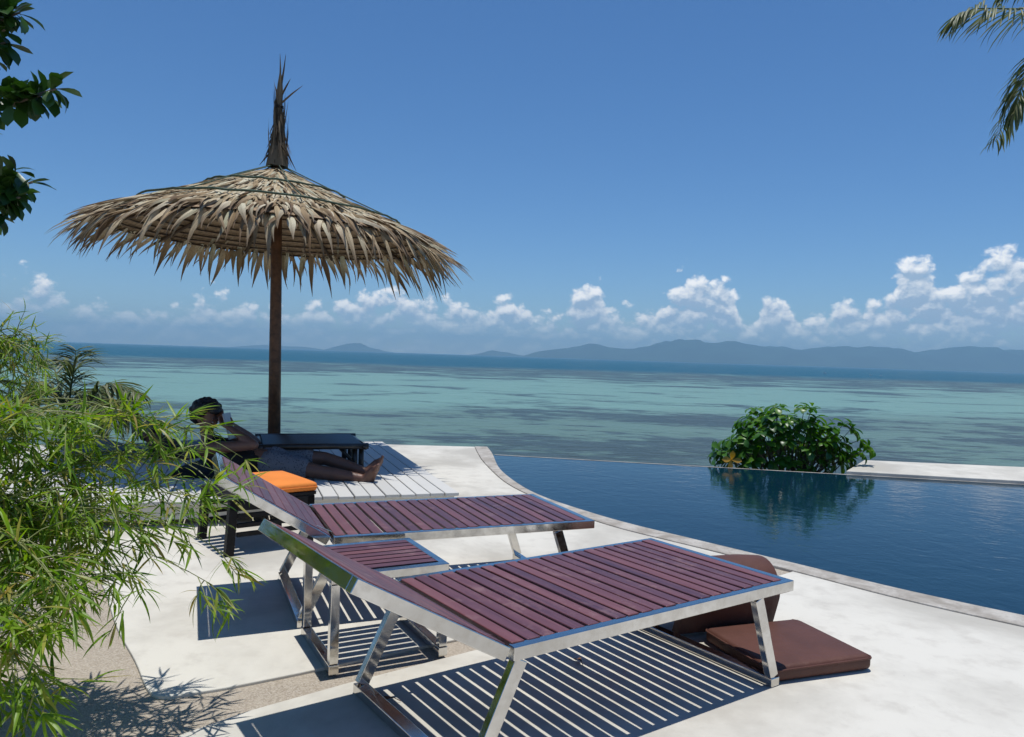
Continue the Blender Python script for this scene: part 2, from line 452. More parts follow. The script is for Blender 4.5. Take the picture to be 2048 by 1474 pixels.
MAT['bamboo_leaf'] = m_leaf('bamboo_leaf', [(0.045, 0.115, 0.008), (0.10, 0.205, 0.012), (0.16, 0.285, 0.016), (0.22, 0.36, 0.026), (0.20, 0.33, 0.020), (0.12, 0.24, 0.014), (0.34, 0.40, 0.06), (0.36, 0.27, 0.08)], 0.48, 0.42)
MAT['bamboo_stem'] = simple('bamboo_stem', (0.20, 0.22, 0.06), 0.5, var=0.3)
MAT['bush_leaf'] = m_leaf('bush_leaf', [(0.025, 0.095, 0.010), (0.050, 0.155, 0.014), (0.085, 0.215, 0.02), (0.13, 0.26, 0.03)], 0.34, 0.36)
MAT['tree_leaf'] = m_leaf('tree_leaf', [(0.016, 0.055, 0.010), (0.028, 0.080, 0.012), (0.05, 0.12, 0.018)], 0.16, 0.35)
MAT['palm_leaf'] = m_leaf('palm_leaf', [(0.06, 0.095, 0.026), (0.13, 0.165, 0.06), (0.28, 0.28, 0.16)], 0.34, 0.5)
MAT['bark'] = simple('bark', (0.17, 0.14, 0.11), 0.9, var=0.35, scale=12, bumps=0.5, bscale=25)
MAT['twig'] = simple('twig', (0.11, 0.095, 0.07), 0.85, var=0.3, scale=20)
MAT['hoop'] = simple('hoop_cane', (0.06, 0.035, 0.02), 0.6, var=0.3)
MAT['pole'] = simple('pole_wood', (0.12, 0.055, 0.024), 0.5, var=0.4, scale=14, bumps=0.3, bscale=30)
MAT['black_wood'] = simple('black_wood', (0.012, 0.011, 0.011), 0.6, var=0.3, scale=20, spec=0.25)
MAT['black_bamboo'] = simple('black_bamboo', (0.030, 0.024, 0.018), 0.3, var=0.4, scale=20)
MAT['lining'] = simple('woven_lining', (0.30, 0.205, 0.12), 0.8, var=0.35, scale=25, bumps=0.4, bscale=40)
MAT['rope'] = simple('green_rope', (0.075, 0.11, 0.075), 0.85, var=0.3, scale=30)
MAT['dark_thatch'] = m_leaf('dark_thatch', [(0.045, 0.032, 0.022), (0.085, 0.062, 0.04), (0.14, 0.105, 0.07), (0.21, 0.165, 0.11)], 0.05, 0.8, 0.2)
MAT['brown_vinyl'] = m_fabric('brown_cover', (0.105, 0.043, 0.030), 0.12, 220, 0.55)
MAT['orange'] = m_fabric('orange_cover', (0.80, 0.245, 0.045), 0.08)
MAT['greyblue'] = m_fabric('grey_blue_cover', (0.15, 0.185, 0.235), 0.15)
MAT['black_cloth'] = m_fabric('black_cloth', (0.012, 0.012, 0.013), 0.2)
MAT['dark_shirt'] = m_fabric('dark_shirt', (0.045, 0.030, 0.028), 0.2)
MAT['cap'] = m_fabric('cap_cloth', (0.13, 0.15, 0.14), 0.15)
MAT['skin'] = simple('skin', (0.155, 0.074, 0.047), 0.5, var=0.12, scale=12)
MAT['hair'] = simple('hair', (0.008, 0.007, 0.007), 0.55, var=0.3, scale=60, bumps=0.8, bscale=55)
MAT['eye'] = simple('eye', (0.35, 0.33, 0.3), 0.2)
MAT['dark_gap'] = simple('dark_timber', (0.035, 0.03, 0.026), 0.8, var=0.2)
MAT['device'] = simple('pale_device', (0.26, 0.30, 0.32), 0.3)
MAT['hull'] = simple('boat_white', (0.8, 0.8, 0.79), 0.4)
MAT['soil'] = simple('hillside_soil', (0.10, 0.10, 0.05), 0.95, var=0.4, scale=0.7, bumps=0.6, bscale=2.0)
MAT['island'] = simple('island_forest', (0.025, 0.05, 0.03), 0.95, var=0.4, scale=0.002)
MAT['white_wall'] = simple('white_render', (0.72, 0.715, 0.70), 0.8, var=0.05, scale=2.0, bumps=0.15, bscale=50)
m, k, p, o = new_mat('patterned_shorts')
v = k.n('ShaderNodeTexVoronoi', inp={'Vector': objpos(k), 'Scale': 70.0}); nn = k.noise(objpos(k), 30.0, 3.0, 0.6, 1.5)
k.set(p.inputs['Base Color'], k.mix(k.smooth(k.m('ADD', v.outputs['Distance'], nn), 0.65, 0.95), (0.045, 0.045, 0.055), (0.15, 0.15, 0.165)))
p.inputs['Roughness'].default_value = 0.9; MAT['shorts'] = m

# ================================================================== SETTING
SEA_Z = -11.0
# sea
mb = MB(); S = 23000.0
mb.add([(-S, 20, SEA_Z), (S, 20, SEA_Z), (S, S, SEA_Z), (-S, S, SEA_Z)], [(0, 1, 2, 3)])
mb.add([(-S, -S, SEA_Z), (S, -S, SEA_Z), (S, 20, SEA_Z), (-S, 20, SEA_Z)], [(0, 1, 2, 3)])
tag(mb.obj('sea', MAT['sea']), 'turquoise shallow sea with dark reef patches reaching to the horizon', kind='structure')
# hillside falling from the terrace to the beach
nx, ny = 60, 40
V = []; F = []
for j in range(ny):
    for i in range(nx):
        x = -60 + 120 * i / (nx - 1); y = -30 + 95 * j / (ny - 1)
        if y < 9.0: z = -0.75
        else: z = -0.75 - 10.6 * min(1, (y - 9.0) / 45.0) ** 0.8 - 0.6 * max(0, min(1, (y - 45) / 20))
        z += 0.25 * noise.noise(Vector((x * 0.2, y * 0.2, 0))) - (0.25 if y < 12 else 0)
        V.append((x, y, z))
for j in range(ny - 1):
    for i in range(nx - 1):
        a = j * nx + i; F.append((a, a + 1, a + nx + 1, a + nx))
mb = MB(); mb.add(V, F)
tag(mb.obj('hillside', MAT['soil'], smooth=True), 'earth slope below the pool terrace', kind='structure')

# islands on the horizon: solid ridges
def ridge(name, prof, D, depth, label):
    n = len(prof) * 7; xs = np.linspace(prof[0][0], prof[-1][0], n)
    hs = np.interp(xs, [q[0] for q in prof], [q[1] for q in prof])
    rows = 9; V = []; F = []
    for j in range(rows):
        t = j / (rows - 1); s_ = math.sin(math.pi * t) ** 0.9
        y = D + (t - 0.5) * depth
        for i in range(n):
            px = xs[i]; x = (px - 1024) / FPX * D
            hh = hs[i] / FPX * D * s_
            hh += (noise.fractal(Vector((x * 0.0011, y * 0.0011, 3.1)), 0.8, 2.1, 6) * 0.24 * hh + noise.noise(Vector((x * 0.004, y * 0.002, 1))) * 12 * s_ * min(1, hh / 60))
            V.append((x, y + 500 * noise.noise(Vector((x * 0.0004, t, 0))), SEA_Z - 2 + max(0, hh)))
    for j in range(rows - 1):
        for i in range(n - 1):
            a = j * n + i; F.append((a, a + 1, a + n + 1, a + n))
    mb = MB(); mb.add(V, F)
    return tag(mb.obj(name, MAT['island'], smooth=True), label, kind='structure')
ridge('far_hills', [(1040, 0), (1075, 12), (1120, 20), (1190, 28), (1235, 26), (1270, 26), (1330, 38), (1390, 45), (1450, 42), (1520, 37), (1560, 39), (1600, 36), (1680, 40), (1740, 45), (1775, 38), (1830, 32), (1880, 40), (1950, 46), (2010, 44), (2060, 40), (2200, 48), (2400, 30), (2600, 0)], 16000, 3500, 'long hazy blue island ridge along the horizon')
ridge('small_hill', [(935, 0), (955, 4), (985, 11), (1010, 8), (1030, 5), (1060, 0)], 18000, 1500, 'small hazy islet beside the long ridge')
ridge('round_hill', [(645, 0), (668, 8), (690, 15), (705, 18), (720, 17), (740, 9), (765, 3), (790, 0)], 19000, 1500, 'lone hazy rounded islet on the horizon')
ridge('low_hill', [(460, 0), (490, 4), (530, 7), (560, 6), (590, 7), (620, 5), (650, 0)], 21000, 1500, 'low hazy islet on the horizon')

# terrace, slabs, coping, pool
pool_edge = [(-0.15, 11.0), (-0.30, 10.25), (-0.212, 9.546), (-0.097, 8.301), (0.114, 7.309), (0.331, 6.699), (0.635, 6.161), (0.936, 5.726), (1.352, 5.253), (1.842, 4.704), (2.23, 4.26), (2.669, 3.855), (3.4, 3.25), (4.6, 2.55), (6.2, 2.0), (9.5, 1.7)]
floor_edge = [(-0.47, 10.25), (-0.400, 9.60), (-0.285, 8.75), (-0.05, 7.53), (0.19, 6.80), (0.515, 6.09), (0.83, 5.58), (1.262, 5.10), (1.745, 4.56), (2.125, 4.10), (2.545, 3.70), (3.28, 3.09), (4.52, 2.40), (6.14, 1.83), (9.5, 1.52)]
PE = [(p.x, p.y) for p in spline([(*q, 0) for q in pool_edge[1:]], 6)]
FE = [(p.x, p.y) for p in spline([(*q, 0) for q in floor_edge], 6)]
FAR = [(-12.0, 7.6), (-5.6, 8.3), (-4.3, 9.3), (-1.9, 10.2)]
terr = [(-12, -6), (9.5, -6)] + FE[::-1] + FAR[::-1]
tag(poly_prism('terrace_ground', terr, -0.9, -0.012, MAT['aggregate']), 'beige pebble wash terrace ground', kind='structure')
# two white slabs with a pebble band between them
band_far = [(-1.198, 2.667), (-1.015, 2.749), (-0.782, 2.898), (-0.432, 3.14), (-0.061, 3.39), (0.8, 3.95)]
band_near = [(-1.018, 2.418), (-0.866, 2.583), (-0.577, 2.826), (-0.098, 3.195), (0.85, 3.80)]
iA = min(range(len(FE)), key=lambda i: (FE[i][0] - 1.50) ** 2 + (FE[i][1] - 4.80) ** 2)
def inset(i, d=0.004):
    return (FE[i][0] - d, FE[i][1] - d)
s1 = [(p.x, p.y) for p in spline([(-3.4, 5.0, 0), (-2.6, 4.5, 0), (-2.135, 3.957, 0), (-1.72, 3.329, 0), (-1.454, 2.965, 0), (-1.27, 2.70, 0), (-1.18, 2.665, 0)], 5)]
s1 += band_far[1:] + [inset(iA)] + [inset(i) for i in range(iA - 1, -1, -1)] + [(-1.9, 10.18), (-4.25, 9.26), (-5.4, 8.25), (-5.4, 5.6)]
tag(poly_prism('concrete_slab', s1, -0.05, 0.0, MAT['concrete'], bevel=0.004), 'white concrete slab round the loungers', kind='structure')
s2 = [(-1.35, 1.9), (-1.3, -4), (8.5, -4), (9.4, 1.5)] + [inset(i) for i in range(len(FE) - 1, iA + 2, -1)] + [band_near[-1]] + band_near[::-1][1:]
tag(poly_prism('concrete_slab', s2, -0.05, 0.0, MAT['concrete'], bevel=0.004), 'white concrete slab at the near end of the terrace', kind='structure')
cop = FE + PE[::-1]
tag(poly_prism('pool_coping', cop, -0.6, 0.006, MAT['coping'], bevel=0.006), 'curved beige stone coping along the pool', kind='structure')
fl0, fl1 = Vector((-0.211, 9.498, 0)), Vector((5.806, 8.40, 0)); fd = (fl1 - fl0).normalized()
fe_r = fl1 + fd * 5.0
ipe = min(range(len(PE)), key=lambda i: (PE[i][0] - fl0.x) ** 2 + (PE[i][1] - fl0.y) ** 2)
water = [(q[0] - 0.03, q[1] - 0.03) for q in PE[ipe:]] + [(11.0, 1.7), tuple(fe_r + Vector((-fd.y, fd.x, 0)) * 0.12)[:2], tuple(fl0 + Vector((-fd.y, fd.x, 0)) * 0.12)[:2]]
tag(poly_prism('pool_water', water, -0.5, -0.022, MAT['pool']), 'dark blue infinity pool water with fine ripples', kind='structure')
nrm = Vector((-fd.y, fd.x, 0))
q0, q1 = fl0 + fd * 0.0, fe_r
tag(poly_prism('pool_weir_wall', [tuple(q0 + nrm * 0.125)[:2], tuple(q1 + nrm * 0.125)[:2], tuple(q1 + nrm * 0.16)[:2], tuple(q0 + nrm * 0.16)[:2]], -0.9, -0.019, MAT['coping']), 'narrow stone overflow edge of the pool', kind='structure')
sl = [G(1692, 945), G(2048, 965), None, G(2048, 937), G(1728, 923)]
a = q0 + fd * ((sl[0] - q0).dot(fd)) + nrm * 0.165
b = q1 + nrm * 0.165
far_l, far_r = sl[4], sl[3]; ext = (far_r - far_l).normalized()
tag(poly_prism('far_concrete_slab', [(a.x, a.y), (b.x, b.y), tuple(far_r + ext * 6)[:2], tuple(far_l)[:2]], -0.8, 0.02, MAT['concrete'], bevel=0.01), 'white concrete slab on the sea side of the pool', kind='structure')

# ------------------------------------------------------------------ timber deck
DU, DV = Vector((0.941, 0.339, 0)), Vector((-0.339, 0.941, 0))
D0 = Vector((-0.379, 5.83, 0)); DZ = 0.18
deck = empty('timber_deck', D0, math.atan2(DU.y, DU.x)); tag(deck, 'raised deck of white painted planks under the thatched parasol', kind='structure')
NP, PW, PL = 40, 0.115, 3.35
pm = MB(); pm.box((-PW + 0.008, -PL / 2, -0.028), (0, PL / 2, 0)); pmesh = pm.mesh('plank')
for i in range(NP):
    o = link('plank', pmesh, deck, MAT['plank']); j = RND.uniform(-0.012, 0.012)
    o.location = (-i * PW, PL / 2 + j, DZ + RND.uniform(-0.003, 0.003))
    bv = o.modifiers.new('bevel', 'BEVEL'); bv.width = 0.004; bv.segments = 1
mb = MB()
for y in (0.06, 0.8, 1.6, 2.4, PL - 0.1):
    mb.box((-NP * PW + 0.02, y, 0.045), (-0.02, y + 0.06, DZ - 0.032))
mb.obj('joist', MAT['plank'], deck)
mb = MB()
for x in np.arange(-NP * PW + 0.1, -0.05, 0.75):
    for y in (0.08, 1.62, PL - 0.15): mb.box((x, y, 0.0), (x + 0.05, y + 0.04, 0.044))
mb.obj('pedestal', MAT['dark_gap'], deck)

# ================================================================== FURNITURE
def lounger(loc, rz, back_deg, label):
    L, Wd, Z = 1.355, 0.78, 0.40; fw, fh = 0.032, 0.042
    t = empty('sun_lounger', loc, rz); tag(t, label, 'sun lounger', 'wooden slat sun loungers beside the pool')
    fr = MB(); zc = Z - fh / 2
    fr.bar((0, fw / 2, zc), (L, fw / 2, zc), fw, fh); fr.bar((0, Wd - fw / 2, zc), (L, Wd - fw / 2, zc), fw, fh)
    fr.bar((fw / 2, fw, zc - 0.012), (fw / 2, Wd - fw, zc - 0.012), fw, fh * 0.4); fr.bar((L - fw / 2, fw, zc), (L - fw / 2, Wd - fw, zc), fw, fh)
    fr.obj('seat_frame', MAT['steel'], t, bevel=0.0025)
    def slat(parent, x, wd, z, w0):
        m_ = MB(); m_.box((-wd / 2, -w0 / 2, -0.009), (wd / 2, w0 / 2, 0.009))
        return m_
    W0 = Wd - 2 * fw + 0.008
    n = 22; pitch = (L - fw - 0.008) / n
    sm = MB(); sm.box((-pitch / 2 + 0.0058, -W0 / 2, -0.009), (pitch / 2 - 0.0058, W0 / 2, 0.009)); sme = sm.mesh('slat')
    for i in range(n):
        o = link('slat', sme, t, MAT['slat'])
        o.location = (0.003 + pitch * (i + 0.5) + RND.uniform(-0.0018, 0.0018), Wd / 2, Z - 0.0065 + RND.uniform(-0.0015, 0.001)); o.rotation_euler = (RND.uniform(-0.002, 0.002), RND.uniform(-0.02, 0.02), RND.uniform(-0.003, 0.003))
        bv = o.modifiers.new('bevel', 'BEVEL'); bv.width = 0.003; bv.segments = 2
    # backrest
    B = 0.56
    bk = empty('backrest', (-0.012, 0, Z - 0.006)); bk.parent = t; bk.rotation_euler = (0, R(back_deg), 0)
    fr = MB(); zc = 0.006 - fh / 2
    fr.bar((-B, fw / 2, zc), (-0.004, fw / 2, zc), fw, fh); fr.bar((-B, Wd - fw / 2, zc), (-0.004, Wd - fw / 2, zc), fw, fh)
    fr.bar((-B + fw / 2, fw, zc), (-B + fw / 2, Wd - fw, zc), fw, fh); fr.bar((-0.004 - fw / 2, fw, zc - 0.012), (-0.004 - fw / 2, Wd - fw, zc - 0.012), fw, fh * 0.4)
    fr.obj('back_frame', MAT['steel'], bk, bevel=0.0025)
    nb = 9; pb = (B - fw - 0.008) / nb
    sm = MB(); sm.box((-pb / 2 + 0.002, -W0 / 2, -0.009), (pb / 2 - 0.002, W0 / 2, 0.009)); bme = sm.mesh('back_slat')
    for i in range(nb):
        o = link('back_slat', bme, bk, MAT['slat']); o.location = (-0.003 - pb * (i + 0.5), Wd / 2, -0.0005)
        bv = o.modifiers.new('bevel', 'BEVEL'); bv.width = 0.003; bv.segments = 2
    st = MB(); x1 = -0.36 * math.cos(R(back_deg)); z1 = Z + 0.36 * math.sin(R(back_deg)) - 0.05
    for y in (0.10, Wd - 0.10): st.bar((x1, y, z1), (0.10, y, Z - 0.05), 0.016, 0.016)
    st.bar((x1, 0.10, z1), (x1, Wd - 0.10, z1), 0.016, 0.016)
    st.obj('back_prop', MAT['steel'], t)
    # trapezoid leg frames, a floor rail across each pair
    for xt, xb in ((0.03, -0.13), (L - 0.21, L - 0.10)):
        for y in (fw / 2, Wd - fw / 2):
            m_ = MB(); m_.bar((xt, y, Z - fh - 0.001), (xb, y, 0.036), 0.030, 0.046, (1, 0, 0)); m_.obj('leg', MAT['steel'], t, bevel=0.0025)
        m_ = MB(); m_.bar((xb, -0.004, 0.018), (xb, Wd + 0.004, 0.018), 0.048, 0.035); m_.obj('floor_rail', MAT['steel'], t, bevel=0.003)
    return t
lounger((0.0333, 2.1878, 0), 0.6136, 29.5, 'dark red slatted sun lounger with brown mattress under its foot end')
lounger((-0.785, 3.42, 0), 0.4033, 32, 'dark red slatted sun lounger in front of the orange cushion')

# side table between them
tt = empty('side_table', (-0.664, 2.875, 0), math.atan2(0.228, 0.425)); tag(tt, 'square dark red slatted side table with steel box legs between loungers', 'side table')
TL, TW, TZ = 0.49, 0.47, 0.385; fw, fh = 0.035, 0.035
mb = MB(); zc = TZ - fh / 2
mb.bar((0, fw / 2, zc), (TL, fw / 2, zc), fw, fh); mb.bar((0, TW - fw / 2, zc), (TL, TW - fw / 2, zc), fw, fh)
mb.bar((fw / 2, fw, zc), (fw / 2, TW - fw, zc), fw, fh); mb.bar((TL - fw / 2, fw, zc), (TL - fw / 2, TW - fw, zc), fw, fh)
mb.obj('top_frame', MAT['steel'], tt, bevel=0.0025)
n = 7; pt = (TW - 2 * fw - 0.008) / n
sm = MB(); sm.box((-pt / 2 + 0.006, -(TL - 2 * fw - 0.006) / 2, -0.009), (pt / 2 - 0.006, (TL - 2 * fw - 0.006) / 2, 0.009)); tme = sm.mesh('table_slat')
for i in range(n):
    o = link('table_slat', tme, tt, MAT['slat']); o.location = (TL / 2, fw + 0.004 + pt * (i + 0.5), TZ - 0.006); o.rotation_euler = (0, 0, math.pi / 2)
for x in (fw / 2, TL - fw / 2):
    for y in (fw / 2, TW - fw / 2):
        m_ = MB(); m_.bar((x, y, TZ - fh - 0.001), (x, y, 0.041), fw, fw, (0, 1, 0)); m_.obj('leg', MAT['steel'], tt, bevel=0.0025)
    m_ = MB(); m_.bar((x, -0.002, 0.02), (x, TW + 0.002, 0.02), fw + 0.004, 0.038); m_.obj('floor_rail', MAT['steel'], tt, bevel=0.003)

# brown mattress: one end flat on the floor, the other flopped over into a roll
def soft_slab(name, Lx, Ly, T, mat, parent, M, bulge=0.012, bev=0.022, fold=None, n=(14, 14)):
    bm = bmesh.new(); nx, ny = n
    grid = {}
    for k_ in (0, 1):
        for i in range(nx + 1):
            for j in range(ny + 1):
                x = Lx * i / nx; y = Ly * j / ny
                e = min(1, 4 * min(i, nx - i) / nx) * min(1, 4 * min(j, ny - j) / ny)
                z = T + bulge * e if k_ else (0.0)
                p = Vector((x, y, z))
                if fold: p = fold(p)
                grid[k_, i, j] = bm.verts.new(M @ p)
    for i in range(nx):
        for j in range(ny):
            bm.faces.new((grid[1, i, j], grid[1, i + 1, j], grid[1, i + 1, j + 1], grid[1, i, j + 1]))
            bm.faces.new((grid[0, i, j], grid[0, i, j + 1], grid[0, i + 1, j + 1], grid[0, i + 1, j]))
    for i in range(nx):
        bm.faces.new((grid[0, i, 0], grid[0, i + 1, 0], grid[1, i + 1, 0], grid[1, i, 0]))
        bm.faces.new((grid[0, i + 1, ny], grid[0, i, ny], grid[1, i, ny], grid[1, i + 1, ny]))
    for j in range(ny):
        bm.faces.new((grid[0, 0, j + 1], grid[0, 0, j], grid[1, 0, j], grid[1, 0, j + 1]))
        bm.faces.new((grid[0, nx, j], grid[0, nx, j + 1], grid[1, nx, j + 1], grid[1, nx, j]))
    bmesh.ops.recalc_face_normals(bm, faces=bm.faces)
    me = bpy.data.meshes.new(name); bm.to_mesh(me); bm.free(); me.polygons.foreach_set('use_smooth', [True] * len(me.polygons))
    o = link(name, me, parent, mat)
    bv = o.modifiers.new('bevel', 'BEVEL'); bv.width = bev; bv.segments = 4; bv.limit_method = 'ANGLE'; bv.angle_limit = R(50)
    return o
c0, c1 = G(1543, 1370), G(1745, 1342)
mu = (c1 - c0); ang = math.atan2(mu.y, mu.x); Lw = mu.length
mt = empty('lounger_mattress', c0, ang); tag(mt, 'brown vinyl mattress on the floor, one end flat, the other rolled up', 'mattress')
soft_slab('flat_section', Lw, 0.46, 0.062, MAT['brown_vinyl'], mt, Matrix.Translation((0, 0, 0.003)), bulge=0.008)
def loop(x0, y0, x1, y1, r_, z, n=5):
    pts = []
    for cx_, cy_, a0 in ((x1 - r_, y0 + r_, -90), (x1 - r_, y1 - r_, 0), (x0 + r_, y1 - r_, 90), (x0 + r_, y0 + r_, 180)):
        for i in range(n + 1):
            t = R(a0 + 90 * i / n); pts.append((cx_ + r_ * math.cos(t), cy_ + r_ * math.sin(t), z + 0.0015 * math.sin(9 * t + cx_ * 7)))
    return pts + [pts[0]]
for z_ in (0.054,):
    m_ = MB(); m_.tube(loop(-0.003, -0.003, Lw + 0.003, 0.463, 0.03, z_), 0.0045, 6, caps=False); m_.obj('piping', MAT['brown_vinyl'], mt, smooth=True)
def roll(p):
    # p.y runs along the folded length: up, over and down
    r_ = 0.105; s_ = p.y; T_ = p.z
    rr = r_ + T_
    if s_ < 0.14:
        return Vector((p.x, 0.10 - 0.045 * s_ / 0.14 + T_ * -1.0, 0.02 + s_))
    a_ = (s_ - 0.14) / rr * 1.35
    a_ = min(a_, math.pi * 0.97)
    cx, cz = 0.055 + 0.105, 0.155
    d_ = max(0, (s_ - 0.14) - math.pi * 0.97 * rr / 1.35)
    return Vector((p.x + 0.02 * math.sin(a_), cx - rr * math.cos(a_), cz + rr * math.sin(a_) - d_))
soft_slab('rolled_section', Lw * 1.02, 0.50, 0.055, MAT['brown_vinyl'], mt, Matrix.Translation((-0.10, 0.47, 0.0)), bulge=0.012, fold=roll, n=(14, 30))

# low black stool with orange cushion
ca, cb = G(458, 1114), G(627, 1090); su = cb - ca
stl = empty('low_stool', ca, math.atan2(su.y, su.x)); tag(stl, 'low black slatted wooden stool carrying the orange cushion', 'stool')
SW, SD = su.length, 0.56
for x in (0.025, SW - 0.025):
    for y in (0.025, SD - 0.025):
        sx_ = -0.02 if x < SW / 2 else 0.0
        m_ = MB(); m_.bar((x + sx_, y, 0.0), (x, y, 0.325), 0.05, 0.05, (0, 1, 0)); m_.obj('leg', MAT['black_wood'], stl, bevel=0.004)
for z in (0.12, 0.175, 0.232):
    for y in (0.025, SD - 0.025):
        m_ = MB(); m_.bar((0.05, y, z), (SW - 0.05, y, z), 0.022, 0.028); m_.obj('side_rail', MAT['black_wood'], stl, bevel=0.003)
for i in range(7):
    m_ = MB(); y = 0.03 + i * (SD - 0.06) / 6; m_.box((-0.01, y - 0.03, 0.326), (SW + 0.01, y + 0.03, 0.346)); m_.obj('seat_slat', MAT['black_wood'], stl, bevel=0.003)
m_ = MB(); m_.bar((0.0, 0.012, 0.295), (SW, 0.012, 0.295), 0.024, 0.055); m_.bar((0.0, SD - 0.012, 0.295), (SW, SD - 0.012, 0.295), 0.024, 0.055); m_.obj('apron', MAT['black_wood'], stl, bevel=0.003)
cu = empty('seat_cushion', ca + Vector((0, 0, 0.347)), math.atan2(su.y, su.x)); tag(cu, 'bright orange square cushion lying on the low black stool', 'cushion')
soft_slab('cover', SW - 0.13, SD, 0.055, MAT['orange'], cu, Matrix.Translation((0.15, 0.0, 0)), bulge=0.018, bev=0.02)
m_ = MB()
for y in (-0.003, SD + 0.003): m_.tube([(0.155, y, 0.028), (SW + 0.015, y, 0.028)], 0.004, 6)
m_.obj('piping', MAT['orange'], cu)

# low dark bamboo table on the deck
TT = 0.45
N = G(730, 887, TT); tb = empty('bamboo_table', (N.x, N.y, DZ + 0.003), math.atan2(DU.y, DU.x)); tag(tb, 'low dark bamboo coffee table beside the parasol pole', 'table')
BL, BW, BH = 0.86, 0.80, TT - DZ - 0.003
for i in range(22):
    y = 0.035 + i * (BW - 0.07) / 21
    m_ = MB(); m_.tube([(-BL + 0.02, y, BH - 0.016), (-0.02, y, BH - 0.016)], 0.0155, 8); m_.obj('top_cane', MAT['black_bamboo'], tb, smooth=True)
m_ = MB()
for y in (0.0, BW): m_.tube([(-BL - 0.03, y, BH - 0.022), (0.03, y, BH - 0.022)], 0.026, 10)
for x in (-BL, 0.0): m_.tube([(x, -0.03, BH - 0.030), (x, BW + 0.03, BH - 0.030)], 0.022, 10)
m_.obj('edge_pole', MAT['black_bamboo'], tb, smooth=True)
for x in (-BL + 0.05, -0.05):
    for y in (0.05, BW - 0.05):
        for dx in (-0.028, 0.028):
            m_ = MB(); m_.tube([(x + dx, y, 0), (x + dx, y, BH - 0.05)], 0.024, 9); m_.obj('leg', MAT['black_bamboo'], tb, smooth=True)
for y in (0.05, BW - 0.05):
    for s_ in (-1, 1):
        m_ = MB(); x = -BL / 2 + s_ * (BL / 2 - 0.05); m_.tube([(x, y, 0.06), (x - s_ * 0.16, y, BH - 0.04)], 0.015, 8); m_.obj('brace', MAT['black_bamboo'], tb, smooth=True)

# ================================================================== PARASOL
PB = G(549, 865, 0.0); PD = 7.42
pb = AT(549, 868, PD); pole_base = Vector((pb.x, pb.y, DZ + 0.003))
ptop = AT(555, 330, PD)
um = empty('thatched_parasol', pole_base); tag(um, 'large thatched parasol of dry palm leaves on a wooden pole', 'parasol')
ht = ptop.z - pole_base.z; lean = Vector((ptop.x - pole_base.x, 0, 0))
m_ = MB(); m_.tube([(0, 0, 0), lean * 0.35 + Vector((0, 0, ht * 0.35)), lean * 0.7 + Vector((0, 0, ht * 0.7)), lean * 0.98 + Vector((0, 0, ht - 0.02))], [0.062, 0.058, 0.053, 0.045], 12)
m_.obj('pole', MAT['pole'], um, smooth=True)
can = empty('canopy', lean + Vector((0, 0, ht))); can.parent = um; can.rotation_euler = (R(0.6), R(1.7), 0)
RIM, DROP = 1.92, 0.78
def zr(r): return -DROP * (r / RIM) * (1.06 - 0.06 * (r / RIM)) - 0.02
mb = MB(); seg = 64; rings = [0.03, 0.3, 0.6, 0.9, 1.2, 1.45, 1.60]
V = []; F = []
for r_ in rings:
    for k_ in range(seg):
        a_ = 2 * math.pi * k_ / seg; j = RND.uniform(-0.008, 0.008); V.append((r_ * math.cos(a_), r_ * math.sin(a_), zr(r_) - 0.035 + j))
for i in range(len(rings) - 1):
    for k_ in range(seg):
        k2 = (k_ + 1) % seg; F.append((i * seg + k_, i * seg + k2, (i + 1) * seg + k2, (i + 1) * seg + k_))
mb.add(V, F, 0.1); mb.obj('lining', MAT['lining'], can, smooth=True)
for k_ in range(10):
    a_ = 2 * math.pi * (k_ + 0.3) / 10; m_ = MB()
    m_.tube([(0.04 * math.cos(a_), 0.04 * math.sin(a_), zr(0.04) - 0.10), (1.66 * math.cos(a_), 1.66 * math.sin(a_), zr(1.66) - 0.065)], [0.022, 0.015], 7)
    m_.obj('rib', MAT['hoop'], can, smooth=True)
for r_ in (0.35, 0.58, 0.8, 0.98, 1.12, 1.24, 1.36, 1.46, 1.56):
    m_ = MB(); m_.tube([(r_ * math.cos(2 * math.pi * i / 40), r_ * math.sin(2 * math.pi * i / 40), zr(r_) - 0.052 + RND.uniform(-0.004, 0.004)) for i in range(41)], 0.009, 5, caps=False)
    m_.obj('hoop', MAT['hoop'], can, smooth=True)
# leaf strips in overlapping tiers
def strip_mesh(L, W_, droop, curl, seed, n=5):
    rr = random.Random(seed); V = []; F = []
    y = z = 0.0; a_ = 0.0
    for i in range(n + 1):
        t = i / n; wd = W_ * (1.0 if t < 0.35 else max(0.04, (1 - t) / 0.65)) * (0.8 + 0.2 * min(1, t * 6))
        sx_ = curl * math.sin(t * 2.2) * L
        V += [(-wd / 2 + sx_, y, z - wd * 0.22), (sx_, y, z), (wd / 2 + sx_, y, z - wd * 0.22)]
        a_ = droop * t ** 1.4; y += math.cos(a_) * L / n; z -= math.sin(a_) * L / n
    for i in range(n):
        b_ = i * 3; F += [(b_, b_ + 1, b_ + 4, b_ + 3), (b_ + 1, b_ + 2, b_ + 5, b_ + 4)]
    return V, F
tiers = [(0.02, 0.30, 34), (0.16, 0.30, 80), (0.30, 0.30, 120), (0.44, 0.30, 160), (0.58, 0.30, 190), (0.72, 0.30, 220), (0.86, 0.30, 240), (1.00, 0.30, 260), (1.12, 0.30, 270), (1.22, 0.38, 240), (1.34, 0.38, 240), (1.44, 0.38, 230), (1.55, 0.40, 250)]
SV = {}
for q in range(6):
    for dk, dr in (('in', 0.12), ('mid', 0.28), ('rim', 0.55)):
        SV[dk, q] = strip_mesh(1.0, 0.105 + 0.022 * (q % 3), dr * (0.7 + 0.12 * q), (q - 2.5) * 0.028, q)
strips = []
